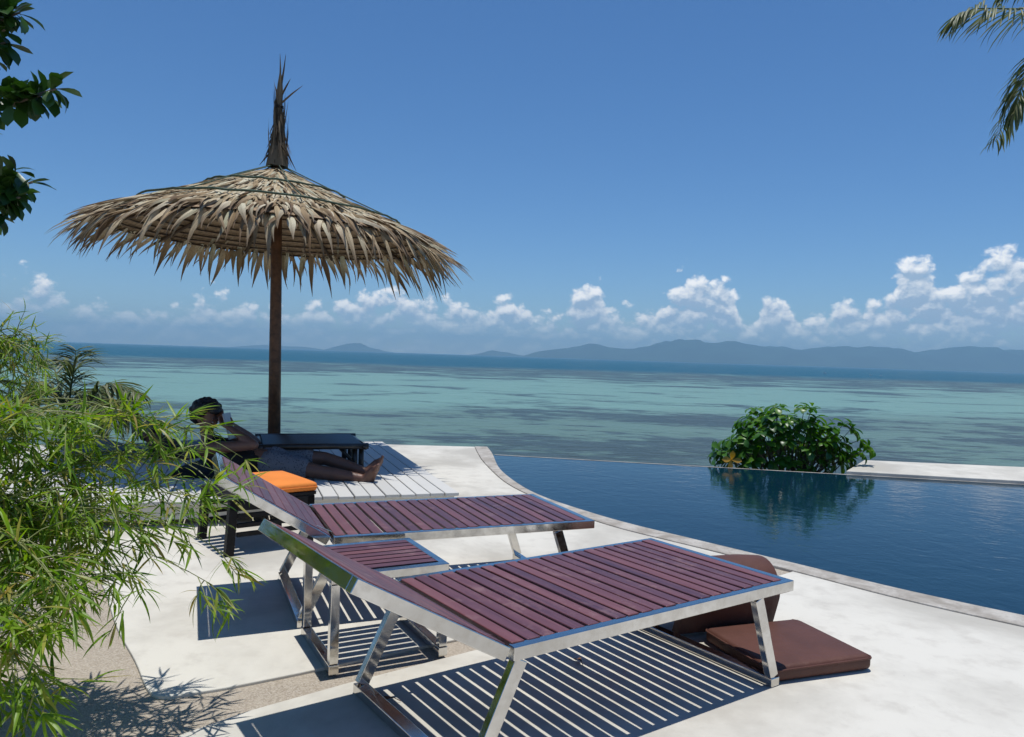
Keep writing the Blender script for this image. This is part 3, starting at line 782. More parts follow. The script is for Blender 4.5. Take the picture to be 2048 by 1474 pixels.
ALONG = {kk: np.repeat(np.linspace(0, 1, 6), 3) * q for kk, q in (('in', 0.25), ('mid', 0.9), ('rim', 1.0))}
for ti, (r0, L, cnt) in enumerate(tiers):
    for i in range(cnt):
        a_ = 2 * math.pi * (i + RND.random() * 0.9) / cnt + ti * 0.3
        rr_ = r0 + RND.uniform(-0.05, 0.05)
        if rr_ < 0.01: rr_ = 0.01
        kind = 'in' if r0 < 1.2 else ('mid' if r0 < 1.3 else 'rim')
        if kind != 'in' and RND.random() < 0.3: kind = 'mid'
        Ls = L * RND.uniform(0.75, 1.2) * (1 + (0.10 * math.cos(a_) + 0.05 + (0.10 * max(0, math.sin(a_)) if r0 > 1.5 else 0) if r0 > 1.2 else 0)); slope = -(DROP / RIM)
        pitch_ = math.atan(slope) + RND.uniform(0.0, 0.07) + ((RND.uniform(-0.18, 0.10) if ti < len(tiers) - 1 else RND.uniform(-0.70, 0.05)) if r0 > 1.2 else RND.uniform(-0.02, 0.03))
        yaw = a_ + RND.gauss(0, 0.14 if r0 < 1.2 else 0.22)
        d = Vector((math.cos(yaw) * math.cos(pitch_), math.sin(yaw) * math.cos(pitch_), math.sin(pitch_)))
        Mx = basis(d, Vector((math.cos(a_) * 0.3, math.sin(a_) * 0.3, 1))) @ Matrix.Rotation(RND.gauss(0, 0.35), 3, 'Y')
        if ti == len(tiers) - 1: p_ = Vector((rr_ * math.cos(a_), rr_ * math.sin(a_), zr(rr_) - 0.045))
        else: p_ = Vector((rr_ * math.cos(a_), rr_ * math.sin(a_), zr(rr_) - 0.005 + 0.012 * RND.random()))
        strips.append((p_, Mx, Ls, kind, RND.randrange(6), RND.random(), a_, r0))
# the ones that show largest: the front of the fringe and the front of the upper tiers
order = sorted(range(len(strips)), key=lambda i: -((strips[i][7] > 1.2) * (1.2 - math.sin(strips[i][6])) + 0.3 * (0.5 - 0.5 * math.sin(strips[i][6]))))
pick = set(order[:300]); rest = MB(); sdm = {}
for key, (v_, f_) in SV.items():
    mm = MB(); mm.add(v_, f_, 0.0, ALONG[key[0]]); sdm[key] = mm.mesh('thatch_strip')
for i, (p_, Mx, Ls, kind, q, tnt, a_, r0) in enumerate(strips):
    if i in pick:
        o = link('thatch_strip', sdm[kind, q], can, MAT['thatch'])
        o.matrix_local = Matrix.Translation(p_) @ Mx.to_4x4() @ Matrix.Diagonal((Ls * 0.9, Ls, Ls, 1))
    else:
        v_, f_ = SV[kind, q]; A_ = np.array(Mx) @ (np.array(v_) * np.array([Ls * 0.9, Ls, Ls])).T
        rest.add(A_.T + np.array(p_), f_, tnt, ALONG[kind])
o = rest.obj('thatch_layer', MAT['thatch'], can); tag(o, kind='stuff')
for r_ in (0.66, 1.22):
    m_ = MB(); m_.tube([(r_ * math.cos(2 * math.pi * i / 60), r_ * math.sin(2 * math.pi * i / 60), zr(r_) + 0.035 + RND.uniform(-0.006, 0.006)) for i in range(61)], 0.010, 6, caps=False)
    m_.obj('binding_rope', MAT['rope'], can, smooth=True)
for k_ in range(8):
    a_ = 2 * math.pi * (k_ + 0.6) / 8; m_ = MB()
    m_.tube([(r_ * math.cos(a_ + 0.02 * math.sin(r_ * 7)), r_ * math.sin(a_ + 0.02 * math.sin(r_ * 7)), zr(r_) + 0.036) for r_ in np.linspace(0.05, 1.22, 10)], 0.006, 5)
    m_.obj('binding_rope', MAT['rope'], can, smooth=True)
# bound topknot
tk = empty('topknot', (0, 0, -0.02)); tk.parent = can; tk.rotation_euler = (0, R(-1.2), 0)
mb = MB()
prf = [(0.0, 0.105), (0.06, 0.098), (0.16, 0.080), (0.22, 0.062), (0.35, 0.047), (0.48, 0.038), (0.56, 0.032), (0.60, 0.030), (0.72, 0.033), (0.82, 0.022), (0.90, 0.010)]
V = []; F = []
for z, r_ in prf:
    for k_ in range(14):
        a_ = 2 * math.pi * k_ / 14; q = r_ * (1 + 0.25 * noise.noise(Vector((math.cos(a_) * 2, math.sin(a_) * 2, z * 2.5)))); V.append((q * math.cos(a_), q * math.sin(a_), z))
for i in range(len(prf) - 1):
    for k_ in range(14):
        k2 = (k_ + 1) % 14; F.append((i * 14 + k_, i * 14 + k2, (i + 1) * 14 + k2, (i + 1) * 14 + k_))
mb.add(V, F, 0.3)
for i in range(150):
    a_ = RND.random() * 6.283; z0 = RND.uniform(0, 0.5); r_ = float(np.interp(z0, [q[0] for q in prf], [q[1] for q in prf]))
    p_ = Vector((r_ * math.cos(a_), r_ * math.sin(a_), z0)); L = RND.uniform(0.15, 0.4)
    d = Vector((math.cos(a_) * RND.uniform(-0.22, 0.05), math.sin(a_) * RND.uniform(-0.22, 0.05), 1))
    if RND.random() < 0.3: d = Vector((math.cos(a_) * 0.35, math.sin(a_) * 0.35, -1)); p_.z += 0.08; L *= 0.6
    v_, f_ = strip_mesh(L, 0.022, RND.uniform(-0.3, 0.3), RND.uniform(-0.1, 0.1), i, 4)
    A_ = np.array(basis(d, Vector((math.cos(a_), math.sin(a_), 0.01)))) @ np.array(v_).T; mb.add(A_.T + np.array(p_), f_, RND.random())
mb.obj('wrap', MAT['dark_thatch'], tk)
m_ = MB()
for z in (0.575, 0.59): m_.tube([(0.034 * math.cos(t), 0.034 * math.sin(t), z) for t in np.linspace(0, 6.283, 16)], 0.006, 5, caps=False)
m_.obj('tie', MAT['black_wood'], tk)
for p0, p1 in (((0, 0, 0.8), (-0.01, 0, 1.10)), ((0.01, 0, 0.78), (0.05, -0.01, 1.09)), ((0.015, 0, 0.62), (0.23, -0.03, 0.79)), ((0.02, 0, 0.70), (0.10, 0.0, 0.86)), ((0.05, -0.05, 0.2), (0.21, -0.08, -0.05)), ((-0.02, 0, 0.66), (-0.055, 0, 0.80)), ((-0.06, -0.02, 0.14), (-0.16, -0.05, 0.0))):
    m_ = MB(); m_.tube([p0, (Vector(p0) + Vector(p1)) * 0.5 + Vector((0.004, 0, 0.01)), p1], [0.011, 0.008, 0.0015], 5); m_.obj('stray_stem', MAT['dark_thatch'], tk)

# ================================================================== PLANTS
def leaf_geo(wid, fold=0.12, droop=0.5, n=5, shape='lance'):
    V = []; F = []; y = z = 0.0
    for i in range(n + 1):
        t = i / n
        if shape == 'lance': wd = wid * (math.sin(math.pi * min(1, t * 0.94 + 0.06)) ** 0.75) * (1.15 - 0.55 * t)
        elif shape == 'obov': wd = wid * max(0.06, math.sin(math.pi * (t ** 1.6 * 0.93 + 0.03)) ** 0.8)
        else: wd = wid * max(0.02, math.sin(math.pi * (0.05 + 0.93 * t)) ** 0.7)
        if i == n: wd *= 0.15
        V += [(-wd / 2, y, z + fold * wd), (0, y, z), (wd / 2, y, z + fold * wd)]
        a_ = droop * (t - 0.15); y += math.cos(a_) / n; z -= math.sin(a_) / n
    for i in range(n):
        b_ = i * 3; F += [(b_, b_ + 1, b_ + 4, b_ + 3), (b_ + 1, b_ + 2, b_ + 5, b_ + 4)]
    return np.array(V), F
def place_leaves(thing, leaves, geos, mat, score, limit=300, part='leaf', stuff='foliage'):
    """leaves: (pos, 3x3, length, geo, tint). The limit that show largest are parts, the rest one mesh."""
    sc_ = [score(l) for l in leaves]; od = sorted(range(len(leaves)), key=lambda i: -sc_[i])
    pk = set(i for i in od[:limit] if sc_[i] > 0); meshes = []
    for v_, f_ in geos:
        mm = MB(); mm.add(v_, f_); me = mm.mesh(part, True); me.materials.append(mat); meshes.append(me)
    rs = MB(); T = thing.matrix_world if thing.parent is None else Matrix(); inv = Vector(thing.location)
    for i, (p_, Mx, L, g, tnt) in enumerate(leaves):
        if i in pk:
            o = link(part, meshes[g], thing); o.matrix_local = Matrix.Translation(p_ - inv) @ Mx.to_4x4() @ Matrix.Diagonal((L, L, L, 1))
        else:
            v_, f_ = geos[g]; rs.add((np.array(Mx) @ (v_ * L).T).T + np.array(p_ - inv), f_, tnt)
    if rs.n:
        o = rs.obj(stuff, mat, thing, smooth=True); tag(o, kind='stuff')
def in_frame(p, m=20):
    q = PX(p); return -m < q[0] < 2048 + m and -m < q[1] < 1474 + m

def bamboo(name, label, group, base, tips, fans, Lf, seed, stem_r=0.006, base_spread=0.25):
    rr = random.Random(seed); t = empty(name, base); tag(t, label, 'bamboo', group); base = Vector(base)
    geos = [leaf_geo(0.088 + 0.010 * (i % 3), 0.10, 0.15 + 0.17 * i, 5, 'lance') for i in range(5)]
    leaves = []
    for tip in tips:
        b = base + Vector((rr.uniform(-1, 1) * base_spread, rr.uniform(-1, 1) * base_spread, 0))
        tip = Vector(tip); ctl = b.lerp(tip, 0.45); ctl.z = max(tip.z, b.z) + rr.uniform(0.10, 0.42) * (tip - b).length
        cv = bez(b, ctl, tip, 22)
        m_ = MB(); m_.tube(cv, [stem_r * (1 - 0.8 * i / 21) for i in range(22)], 6)
        tw = MB()
        for q in range(fans):
            s_ = 1 - rr.random() ** 1.15 * 0.62 if q else 1.0
            i = min(20, int(s_ * 21)); p_ = cv[i].lerp(cv[i + 1], s_ * 21 - i); tan = (cv[i + 1] - cv[i]).normalized()
            sd = Vector((rr.gauss(0, 1), rr.gauss(0, 1), rr.gauss(0, 0.7))).normalized()
            d = (tan * 0.7 + sd * 0.9 + Vector((0, 0, -0.15))).normalized() if q else tan
            tl = rr.uniform(0.03, 0.20) if q else 0.02
            e = p_ + d * tl + Vector((0, 0, -0.12 * tl))
            if q: tw.tube([p_, (p_ + e) / 2 + Vector((0, 0, 0.01)), e], [0.0022, 0.0018, 0.001], 4)
            nl = rr.randint(5, 9)
            for l in range(nl):
                back = rr.random() * tl * 0.6
                ld = (d * 0.8 + Vector((rr.gauss(0, 0.62), rr.gauss(0, 0.62), rr.gauss(-0.12, 0.42)))).normalized()
                up = Vector((rr.gauss(0, 0.35), rr.gauss(0, 0.35), 1))
                leaves.append((e - d * back, basis(ld, up), Lf * rr.uniform(0.6, 1.25), rr.randrange(5), rr.random() * 0.85))
        m_.obj('stem', MAT['bamboo_stem'], t, smooth=True).location = -base
        if tw.n:
            o_ = tw.obj('twig', MAT['bamboo_stem'], t); o_.location = -base; tag(o_, kind='stuff')
    def score(l):
        if not in_frame(l[0]): return 0
        q = PX(l[0]); return (l[2] / l[0].y) * (1.0 + q[0] / 600.0)
    place_leaves(t, leaves, geos, MAT['bamboo_leaf'], score)
    return t
NB = random.Random(5)
def jit(px, py, y, k_=25): return AT(px + NB.uniform(-k_, k_), py + NB.uniform(-k_, k_), y + NB.uniform(-0.15, 0.15))
tips = [AT(485, 915, 2.75), AT(470, 960, 2.6), AT(395, 850, 2.75), AT(420, 1000, 2.55), AT(300, 960, 2.6), AT(360, 980, 2.6), AT(455, 1110, 2.5), AT(425, 1170, 2.4), AT(340, 1080, 2.45), AT(280, 1170, 2.3), AT(240, 1120, 2.35), AT(330, 890, 2.7), AT(230, 900, 2.7)]
tips += [jit(x_, y_, 2.5) for x_, y_ in ((200, 920), (150, 960), (100, 1000), (40, 980), (60, 900), (130, 860), (180, 1050), (90, 1100), (210, 1010), (20, 1060), (130, 1160), (60, 1190), (190, 1130), (250, 1040))]
tips += [jit(x_, y_, 2.15) for x_, y_ in ((150, 1230), (40, 1260), (90, 1330), (30, 1400), (20, 1200), (110, 1240), (70, 1400))]
bamboo('bamboo_clump', 'large leafy green bamboo clump overhanging the pebble ground', None, (-2.25, 2.55, -0.012), tips + [jit(x_, y_, 2.6, 30) for x_, y_ in ((30, 930), (90, 950), (160, 900), (60, 1040), (140, 1080), (30, 1130), (100, 1180), (200, 1080), (150, 1010), (20, 880), (40, 1320), (15, 1440))], 19, 0.10, 21)
tips = [jit(x_, y_, 3.5, 12) for x_, y_ in ((35, 665), (65, 690), (20, 720), (90, 720), (60, 750), (10, 780), (50, 800), (10, 850), (60, 840), (60, 700), (30, 690), (0, 690), (80, 800))]
bamboo('bamboo_clump', 'tall slender bamboo rising behind the big clump, against sea and sky', None, (-2.9, 3.6, -0.012), tips, 22, 0.07, 22, 0.007, 0.2)

# rounded bush on the sea side of the pool
bb = AT(1585, 940, 9.45); bush = empty('round_bush', (bb.x, bb.y, -0.95)); tag(bush, 'dense rounded green bush behind the pool edge beside white slab', 'bush')
rb = random.Random(3); geos = [leaf_geo(0.48 + 0.05 * (i % 3), 0.16, 0.5 + 0.25 * i, 5, 'obov') for i in range(5)]
cen = AT(1572, 945, 9.45); leaves = []; br = MB(); Rx, Rz = 0.92, 0.83
ros = []
for i in range(112):
    for _ in range(60):
        th = rb.uniform(0, 2 * math.pi); u_ = rb.uniform(0.12, 1.0); rad = rb.uniform(0.5, 1.0) ** 0.6 * (1 + 0.22 * noise.noise(Vector((math.cos(th) * 1.7, math.sin(th) * 1.7, u_ * 2.5))))
        s_ = math.sqrt(max(0, 1 - u_ * u_)); p_ = cen + Vector((Rx * s_ * math.cos(th) * rad, 0.70 * s_ * math.sin(th) * rad, Rz * u_ * rad + 0.02))
        if p_.y < 9.22: p_.y = 9.22 + rb.uniform(0, 0.1)
        if all((p_ - q).length > 0.115 for q in ros): break
    ros.append(p_)
ros += [AT(1450, 925, 9.4), AT(1475, 900, 9.4), AT(1465, 880, 9.4), AT(1440, 900, 9.4), AT(1430, 915, 9.45), AT(1690, 920, 9.4), AT(1650, 935, 9.4), AT(1720, 880, 9.45), AT(1738, 895, 9.45), AT(1725, 905, 9.4), AT(1690, 845, 9.4), AT(1705, 855, 9.4)]
stem0 = Vector((cen.x + 0.12, cen.y + 0.05, -0.95))
for p_ in ros:
    out = (p_ - (cen + Vector((0, 0, -0.15)))).normalized()
    br.tube(bez(stem0 + Vector((rb.uniform(-0.15, 0.15), rb.uniform(-0.1, 0.1), 0)), Vector((cen.x * 0.6 + p_.x * 0.4, (cen.y + p_.y) / 2, 0.05 + rb.uniform(-0.1, 0.15))), p_, 8), [0.013, 0.012, 0.010, 0.008, 0.007, 0.006, 0.005, 0.003], 5)
    nl = rb.randint(7, 10)
    for l in range(nl):
        a_ = 2 * math.pi * l / nl + rb.uniform(-0.3, 0.3); M3 = basis(out, Vector((0.1, 0.2, 1)))
        side = M3 @ Vector((math.cos(a_), 0, math.sin(a_)))
        ld = (side * rb.uniform(0.7, 1.2) + out * rb.uniform(0.1, 0.6) + Vector((0, 0, rb.uniform(-0.75, 0.05)))).normalized()
        leaves.append((p_ + out * rb.uniform(-0.05, 0.01), basis(ld, out + Vector((0, 0, 0.4))), rb.uniform(0.11, 0.185), rb.randrange(5), rb.random() * 0.9))
o = br.obj('branch', MAT['twig'], bush, smooth=True); o.location = -bush.location
place_leaves(bush, leaves, geos, MAT['bush_leaf'], lambda l: 5 + l[2] * 6 - (l[0].y - 9.0) * 2)
yl = MB()
for i in range(4):
    v_, f_ = geos[i]; M3 = basis(Vector((math.cos(i * 1.5), -0.5, math.sin(i * 1.5))), Vector((0, -1, 0.3))); pq = AT(1462, 920, 9.18) - bush.location
    yl.add((np.array(M3) @ (v_ * 0.13).T).T + np.array(pq), f_, 0.0)
MAT['yellow_leaf'] = m_leaf('yellow_leaf', [(0.50, 0.26, 0.03), (0.62, 0.36, 0.05)], 0.3)
tag(yl.obj('withered_leaf', MAT['yellow_leaf'], bush, smooth=True), 'yellow withered leaves low in the bush')

# broad-leaved tree reaching in from the left
tr = empty('broadleaf_tree', (-6.0, 5.6, -0.012)); tag(tr, 'dark broad-leaved tree whose leafy branches reach into the sky', 'tree')
ra = random.Random(9); leaves = []
geos = [leaf_geo(0.46 + 0.04 * (i % 3), 0.10, 0.2 + 0.25 * i, 5, 'obov') for i in range(5)]
m_ = MB(); m_.tube(bez((0, 0, -0.1), (0.25, 0.1, 2.0), (0.1, 0.0, 4.6), 12), [0.17 - 0.010 * i for i in range(12)], 12)
m_.obj('trunk', MAT['bark'], tr, smooth=True)
trunk_pts = bez((-6.0, 5.6, -0.1), (-5.75, 5.7, 2.0), (-5.9, 5.6, 4.6), 12)
targets = [(112, 178, 4.9, 1), (85, 190, 4.9, 1), (60, 190, 4.95, 1), (35, 200, 4.95, 1), (10, 205, 5.0, 1), (-10, 250, 5.0, 0), (65, 365, 5.1, 1), (35, 345, 5.1, 1), (20, 385, 5.1, 1), (40, 395, 5.05, 1), (5, 430, 5.1, 1), (-15, 460, 5.1, 0), (40, 25, 5.0, 1), (15, 15, 5.0, 1), (10, 60, 5.0, 1), (10, 85, 5.0, 0), (-20, 120, 5.0, 1), (-30, 30, 5.0, 1)]
for i in range(95):
    targets.append((ra.uniform(-1100, -60), ra.uniform(-700, 520), ra.uniform(4.2, 7.2), 1))
brm = MB()
for px_, py_, y_, full in targets:
    e = AT(px_, py_, y_); s_ = trunk_pts[min(11, max(4, int((e.z - 0.6) / 4.6 * 11)))]
    cv = bez(s_, s_.lerp(e, 0.5) + Vector((0, 0, 0.25)), e, 9); brm.tube([p - tr.location for p in cv], [0.045 - 0.0048 * i for i in range(9)], 6)
    tan = (cv[-1] - cv[-3]).normalized()
    for l in range(ra.randint(15, 20) if full else 8):
        back = ra.random() * 0.22; a_ = ra.random() * 6.283
        M3 = basis(tan, Vector((0, 0, 1))); sd = M3 @ Vector((math.cos(a_), 0, math.sin(a_)))
        ld = (sd * ra.uniform(0.5, 1.1) + tan * ra.uniform(0.0, 0.9) + Vector((0, 0, -0.1))).normalized()
        leaves.append((e - tan * back, basis(ld, Vector((ra.gauss(0, 0.3), ra.gauss(0, 0.3), 1))), ra.uniform(0.12, 0.19), ra.randrange(5), ra.random() * 0.9))
brm.obj('branch', MAT['bark'], tr, smooth=True)
place_leaves(tr, leaves, geos, MAT['tree_leaf'], lambda l: (10 - l[0].y if in_frame(l[0], 60) else 0))

# coconut palms
def frond(parent, origin, pts, nleaf, LL, seed, wid=0.035):
    rr = random.Random(seed); cv = spline(pts, 10); n = len(cv)
    m_ = MB(); rk = MB(); rk.tube([p - origin for p in cv], [0.022 * (1 - 0.85 * i / (n - 1)) for i in range(n)], 6)
    for i in range(nleaf):
        s_ = 0.12 + 0.88 * i / nleaf; f_ = s_ * (n - 1.001); j = int(f_); p_ = cv[j].lerp(cv[j + 1], f_ - j); tan = (cv[j + 1] - cv[j]).normalized()
        side = tan.cross(Vector((0, 0, 1)))
        if side.length < 0.1: side = Vector((1, 0, 0))
        side.normalize()
        for sg in (-1, 1):
            L = LL * (0.45 + 0.75 * math.sin(math.pi * min(1, 0.15 + s_ * 0.82))) * rr.uniform(0.8, 1.15)
            d = (side * sg * rr.uniform(0.5, 0.9) + tan * rr.uniform(0.45, 0.8) + Vector((0, 0, rr.uniform(-0.65, 0.0)))).normalized()
            v_, fc_ = leaf_geo(wid / L * rr.uniform(0.8, 1.2), 0.25, rr.uniform(0.5, 1.3), 5, 'blade')
            A_ = np.array(basis(d, Vector((0, 0, 1)) + side * sg * 0.3)) @ (v_ * L).T; m_.add(A_.T + np.array(p_ - origin), fc_, rr.random() * 0.9)
    o = m_.obj('frond', MAT['palm_leaf'], parent, smooth=True); rk.obj('rachis', MAT['palm_leaf'], o, smooth=True)
    return o
def palm(name, label, base, crown, fronds, LL, nleaf, seed, tr_r=0.13):
    base = Vector(base); crown = Vector(crown); t = empty(name, base); tag(t, label, 'palm tree')
    m_ = MB(); cv = bez((0, 0, 0), (crown - base) * 0.5 + Vector((0.3, 0, 0)), crown - base, 20)
    m_.tube(cv, [tr_r * (1.25 - 0.5 * i / 19) * (1 + 0.06 * (i % 2)) for i in range(20)], 12); m_.obj('trunk', MAT['bark'], t, smooth=True)
    for q, pts in enumerate(fronds): frond(t, base, pts, nleaf, LL, seed + q)
    return t
PRD = 12.0
cr = AT(2235, 120, PRD)
fr = [[cr, AT(2140, 20, PRD), AT(2030, 18, PRD - 0.2), AT(1950, 18, PRD - 0.3), AT(1912, 34, PRD - 0.3)],
      [cr, AT(2150, 70, PRD - 0.3), AT(2080, 115, PRD - 0.6), AT(2045, 170, PRD - 0.7), AT(2030, 225, PRD - 0.7)],
      [cr, AT(2180, -60, PRD + 0.5), AT(2090, -70, PRD + 0.9), AT(2010, -20, PRD + 1.0)]]
rp = random.Random(2)
for i in range(9):
    a_ = -1.2 + 2.9 * i / 8; d = Vector((math.cos(a_), math.sin(a_), 0)); fr.append([cr, cr + d * 0.9 + Vector((0, 0, 0.55)), cr + d * 1.8 + Vector((0, 0, 0.3)), cr + d * 2.5 + Vector((0, 0, -0.6))])
palm('coconut_palm', 'tall coconut palm with frond tips reaching into the sky', (cr.x + 0.3, cr.y + 0.6, -1.2), cr, fr, 0.62, 60, 40)
PLD = 11.3; cl = AT(150, 885, PLD)
fr = [[cl, AT(140, 800, PLD), AT(148, 740, PLD), AT(152, 700, PLD + 0.1)], [cl, AT(185, 795, PLD), AT(225, 768, PLD), AT(280, 790, PLD - 0.1)], [cl, AT(185, 825, PLD), AT(235, 805, PLD), AT(280, 850, PLD)],
      [cl, AT(120, 800, PLD), AT(90, 770, PLD), AT(50, 790, PLD)], [cl, AT(175, 815, PLD - 0.4), AT(200, 810, PLD - 0.7), AT(225, 860, PLD - 1.0)], [cl, AT(125, 800, PLD + 0.3), AT(110, 740, PLD + 0.5), AT(105, 720, PLD + 0.7)], [cl, AT(160, 800, PLD + 0.3), AT(190, 780, PLD + 0.8), AT(215, 800, PLD + 1.2)]]
palm('young_palm', 'young dark palm growing below the terrace behind the bamboo', (cl.x - 0.1, cl.y + 0.1, -2.4), cl, fr, 0.50, 60, 60, 0.10)

# ================================================================== PEOPLE
def spheres(mb, pts, step=0.35):
    """pts: (Vector, radius) chain -> overlapping balls"""
    for (a_, r0), (b_, r1) in zip(pts[:-1], pts[1:]):
        d = (b_ - a_).length; n = max(1, int(d / (min(r0, r1) * step)))
        for i in range(n + 1):
            t = i / n; mb.ball(a_.lerp(b_, t), r0 + (r1 - r0) * t, sub=2)
def fuse(mb, name, mat, parent, voxel, smooth_it=4):
    me0 = mb.mesh(name + '_raw'); o = link(name, me0, None, mat)
    m1 = o.modifiers.new('remesh', 'REMESH'); m1.mode = 'VOXEL'; m1.voxel_size = voxel; m1.use_smooth_shade = True
    m2 = o.modifiers.new('smooth', 'SMOOTH'); m2.factor = 0.5; m2.iterations = smooth_it
    dg = bpy.context.evaluated_depsgraph_get(); me = bpy.data.meshes.new_from_object(o.evaluated_get(dg))
    o.modifiers.clear(); o.data = me; bpy.data.meshes.remove(me0)
    me.materials.clear(); me.materials.append(mat); me.polygons.foreach_set('use_smooth', [True] * len(me.polygons))
    o.parent = parent; o.location = -Vector(parent.location); return o
def head(mb, c, F_, U_):
    M = basis(F_, U_)
    def at(x, y, z): return c + M @ Vector((x, y, z))
    for p_, r_ in (((0, -0.015, 0.025), (0.078, 0.097, 0.092)), ((0, 0.030, -0.03), (0.066, 0.068, 0.075)), ((0, 0.040, -0.08), (0.050, 0.050, 0.038)), ((0, 0.078, -0.098), (0.022, 0.018, 0.018)),
                   ((0, 0.108, -0.022), (0.016, 0.019, 0.014)), ((0, 0.098, 0.004), (0.010, 0.013, 0.03)), ((0, 0.088, 0.028), (0.055, 0.014, 0.012)), ((0, 0.090, -0.060), (0.026, 0.014, 0.010)), ((0, 0.089, -0.073), (0.022, 0.013, 0.009)),
                   ((0.040, 0.075, -0.03), (0.022, 0.02, 0.022)), ((-0.040, 0.075, -0.03), (0.022, 0.02, 0.022)), ((0.080, -0.005, -0.01), (0.012, 0.022, 0.032)), ((-0.080, -0.005, -0.01), (0.012, 0.022, 0.032))):
        mb.ball(at(*p_), r_, M, 2)
    return at, M
def hand(mb, wrist, d, n_, s=1.0, curl=1.0, side=1):
    """d along the palm, n_ palm normal (fingers curl towards it)"""
    d = d.normalized(); n_ = (n_ - d * n_.dot(d)).normalized(); x_ = d.cross(n_)
    for u_ in (-0.028, -0.010, 0.010, 0.028):
        spheres(mb, [(wrist + x_ * u_ * 0.6 * s, 0.017 * s), (wrist + d * 0.09 * s + x_ * u_ * s, 0.015 * s)])
    for u_, L in ((-0.030, 0.068), (-0.010, 0.080), (0.010, 0.074), (0.030, 0.058)):
        p_ = wrist + d * 0.092 * s + x_ * u_ * s; a_ = 0.3 * curl; prev = p_; ch = [(p_, 0.0105 * s)]
        for k_, fr_ in enumerate((0.45, 0.32, 0.23)):
            prev = prev + (d * math.cos(a_) + n_ * math.sin(a_)) * L * fr_ * s; ch.append((prev, (0.0098 - 0.0009 * k_) * s)); a_ += 0.55 * curl
        spheres(mb, ch, 0.5)
    p_ = wrist + d * 0.03 * s + x_ * 0.030 * s * side
    spheres(mb, [(p_, 0.014 * s), (p_ + (x_ * side * 0.7 + d * 0.6 + n_ * 0.4) * 0.038 * s, 0.012 * s), (p_ + (x_ * side * 0.45 + d * 1.0 + n_ * 0.9) * 0.055 * s, 0.010 * s)], 0.5)
def foot(mb, ankle, toe_d, sole_d):
    toe_d = toe_d.normalized(); sole_d = (sole_d - toe_d * sole_d.dot(toe_d)).normalized(); x_ = toe_d.cross(sole_d)
    heel = ankle + sole_d * 0.055 - toe_d * 0.03
    spheres(mb, [(ankle, 0.038), (heel, 0.034)]); spheres(mb, [(heel, 0.033), (ankle + sole_d * 0.045 + toe_d * 0.09, 0.034), (ankle + sole_d * 0.052 + toe_d * 0.135, 0.030)])
    spheres(mb, [(ankle, 0.036), (ankle + sole_d * 0.03 + toe_d * 0.11, 0.028)])
    for i, u_ in enumerate((-0.032, -0.015, 0.0, 0.015, 0.030)):
        L = (0.05, 0.046, 0.042, 0.036, 0.028)[i]; b_ = ankle + sole_d * 0.055 + toe_d * 0.14 + x_ * u_
        spheres(mb, [(b_ - toe_d * 0.02, 0.016), (b_ + toe_d * L * 0.8, 0.0115 if i else 0.014)], 0.5)

# --- reclining reader: black top, patterned shorts
DP = 6.30
ground_at = lambda p: Vector((p.x, p.y, DZ + 0.003))
pel = AT(548, 921, DP); pelvis = pel
chest = AT(448, 909, DP); upch = AT(424, 893, DP); neck = AT(414, 868, DP); hc = AT(413, 836, DP)
pa = empty('person', ground_at(pelvis)); tag(pa, 'person with curly black hair, black top and patterned grey shorts, reclining and reading', 'person', 'people lying on the shaded deck')
nv = Vector((0, -1, 0))                                             # towards the viewer's side of the body
mb = MB()
spheres(mb, [(pelvis, 0.125), (AT(500, 918, DP), 0.112), (chest, 0.125), (upch, 0.105)])
for s_ in (-1, 1): spheres(mb, [(pelvis + nv * 0.07 * s_, 0.105), (chest + nv * 0.075 * s_, 0.105), (upch + nv * 0.12 * s_, 0.07)])
spheres(mb, [(upch, 0.075), (neck, 0.056), (hc + Vector((0, 0, -0.05)), 0.054)])
Fh = Vector((0.86, -0.22, -0.42)); Uh = Vector((0.35, 0.0, 0.93))
hat, HM = head(mb, hc, Fh, Uh)
shR = upch + nv * 0.165 + Vector((0, 0, 0.0)); shL = upch - nv * 0.165
elR = AT(508, 890, DP - 0.25); elL = AT(512, 884, DP + 0.20)
wrR = AT(462, 857, DP - 0.13); wrL = AT(464, 850, DP + 0.06)
for sh, el_, wr in ((shR, elR, wrR), (shL, elL, wrL)):
    spheres(mb, [(sh, 0.060), (sh.lerp(el_, 0.5), 0.048), (el_, 0.040)]); spheres(mb, [(el_, 0.040), (el_.lerp(wr, 0.35), 0.041), (wr, 0.026)])
    hand(mb, wr, (wr - el_), Vector((-0.3, 0.1, 0.6)), 0.95, 1.0, 1)
ankR, ankL = AT(729, 958, DP - 0.10), AT(733, 944, DP + 0.03)
kneR, kneL = AT(640, 944, DP - 0.10), AT(650, 917, DP + 0.12)
for hp, kn, an in ((pelvis + nv * 0.085 + Vector((0, 0, -0.015)), kneR, ankR), (pelvis - nv * 0.09 + Vector((0, 0, 0.01)), kneL, ankL)):
    spheres(mb, [(hp, 0.105), (hp.lerp(kn, 0.5), 0.080), (kn, 0.058)]); spheres(mb, [(kn, 0.057), (kn.lerp(an, 0.33), 0.058), (an, 0.036)])
foot(mb, ankR, Vector((0.40, -0.25, 0.88)), Vector((0.9, 0, -0.4))); foot(mb, ankL, Vector((0.45, 0.10, 0.85)), Vector((0.9, 0, -0.45)))
fuse(mb, 'body', MAT['skin'], pa, 0.0075)
mb = MB()
spheres(mb, [(AT(522, 920, DP), 0.128), (AT(500, 918, DP), 0.122), (chest, 0.135), (chest.lerp(upch, 0.75), 0.118)])
for s_ in (-1, 1): spheres(mb, [(AT(522, 920, DP) + nv * 0.07 * s_, 0.112), (chest + nv * 0.078 * s_, 0.114), (upch.lerp(chest, 0.15) + nv * 0.10 * s_, 0.084)])
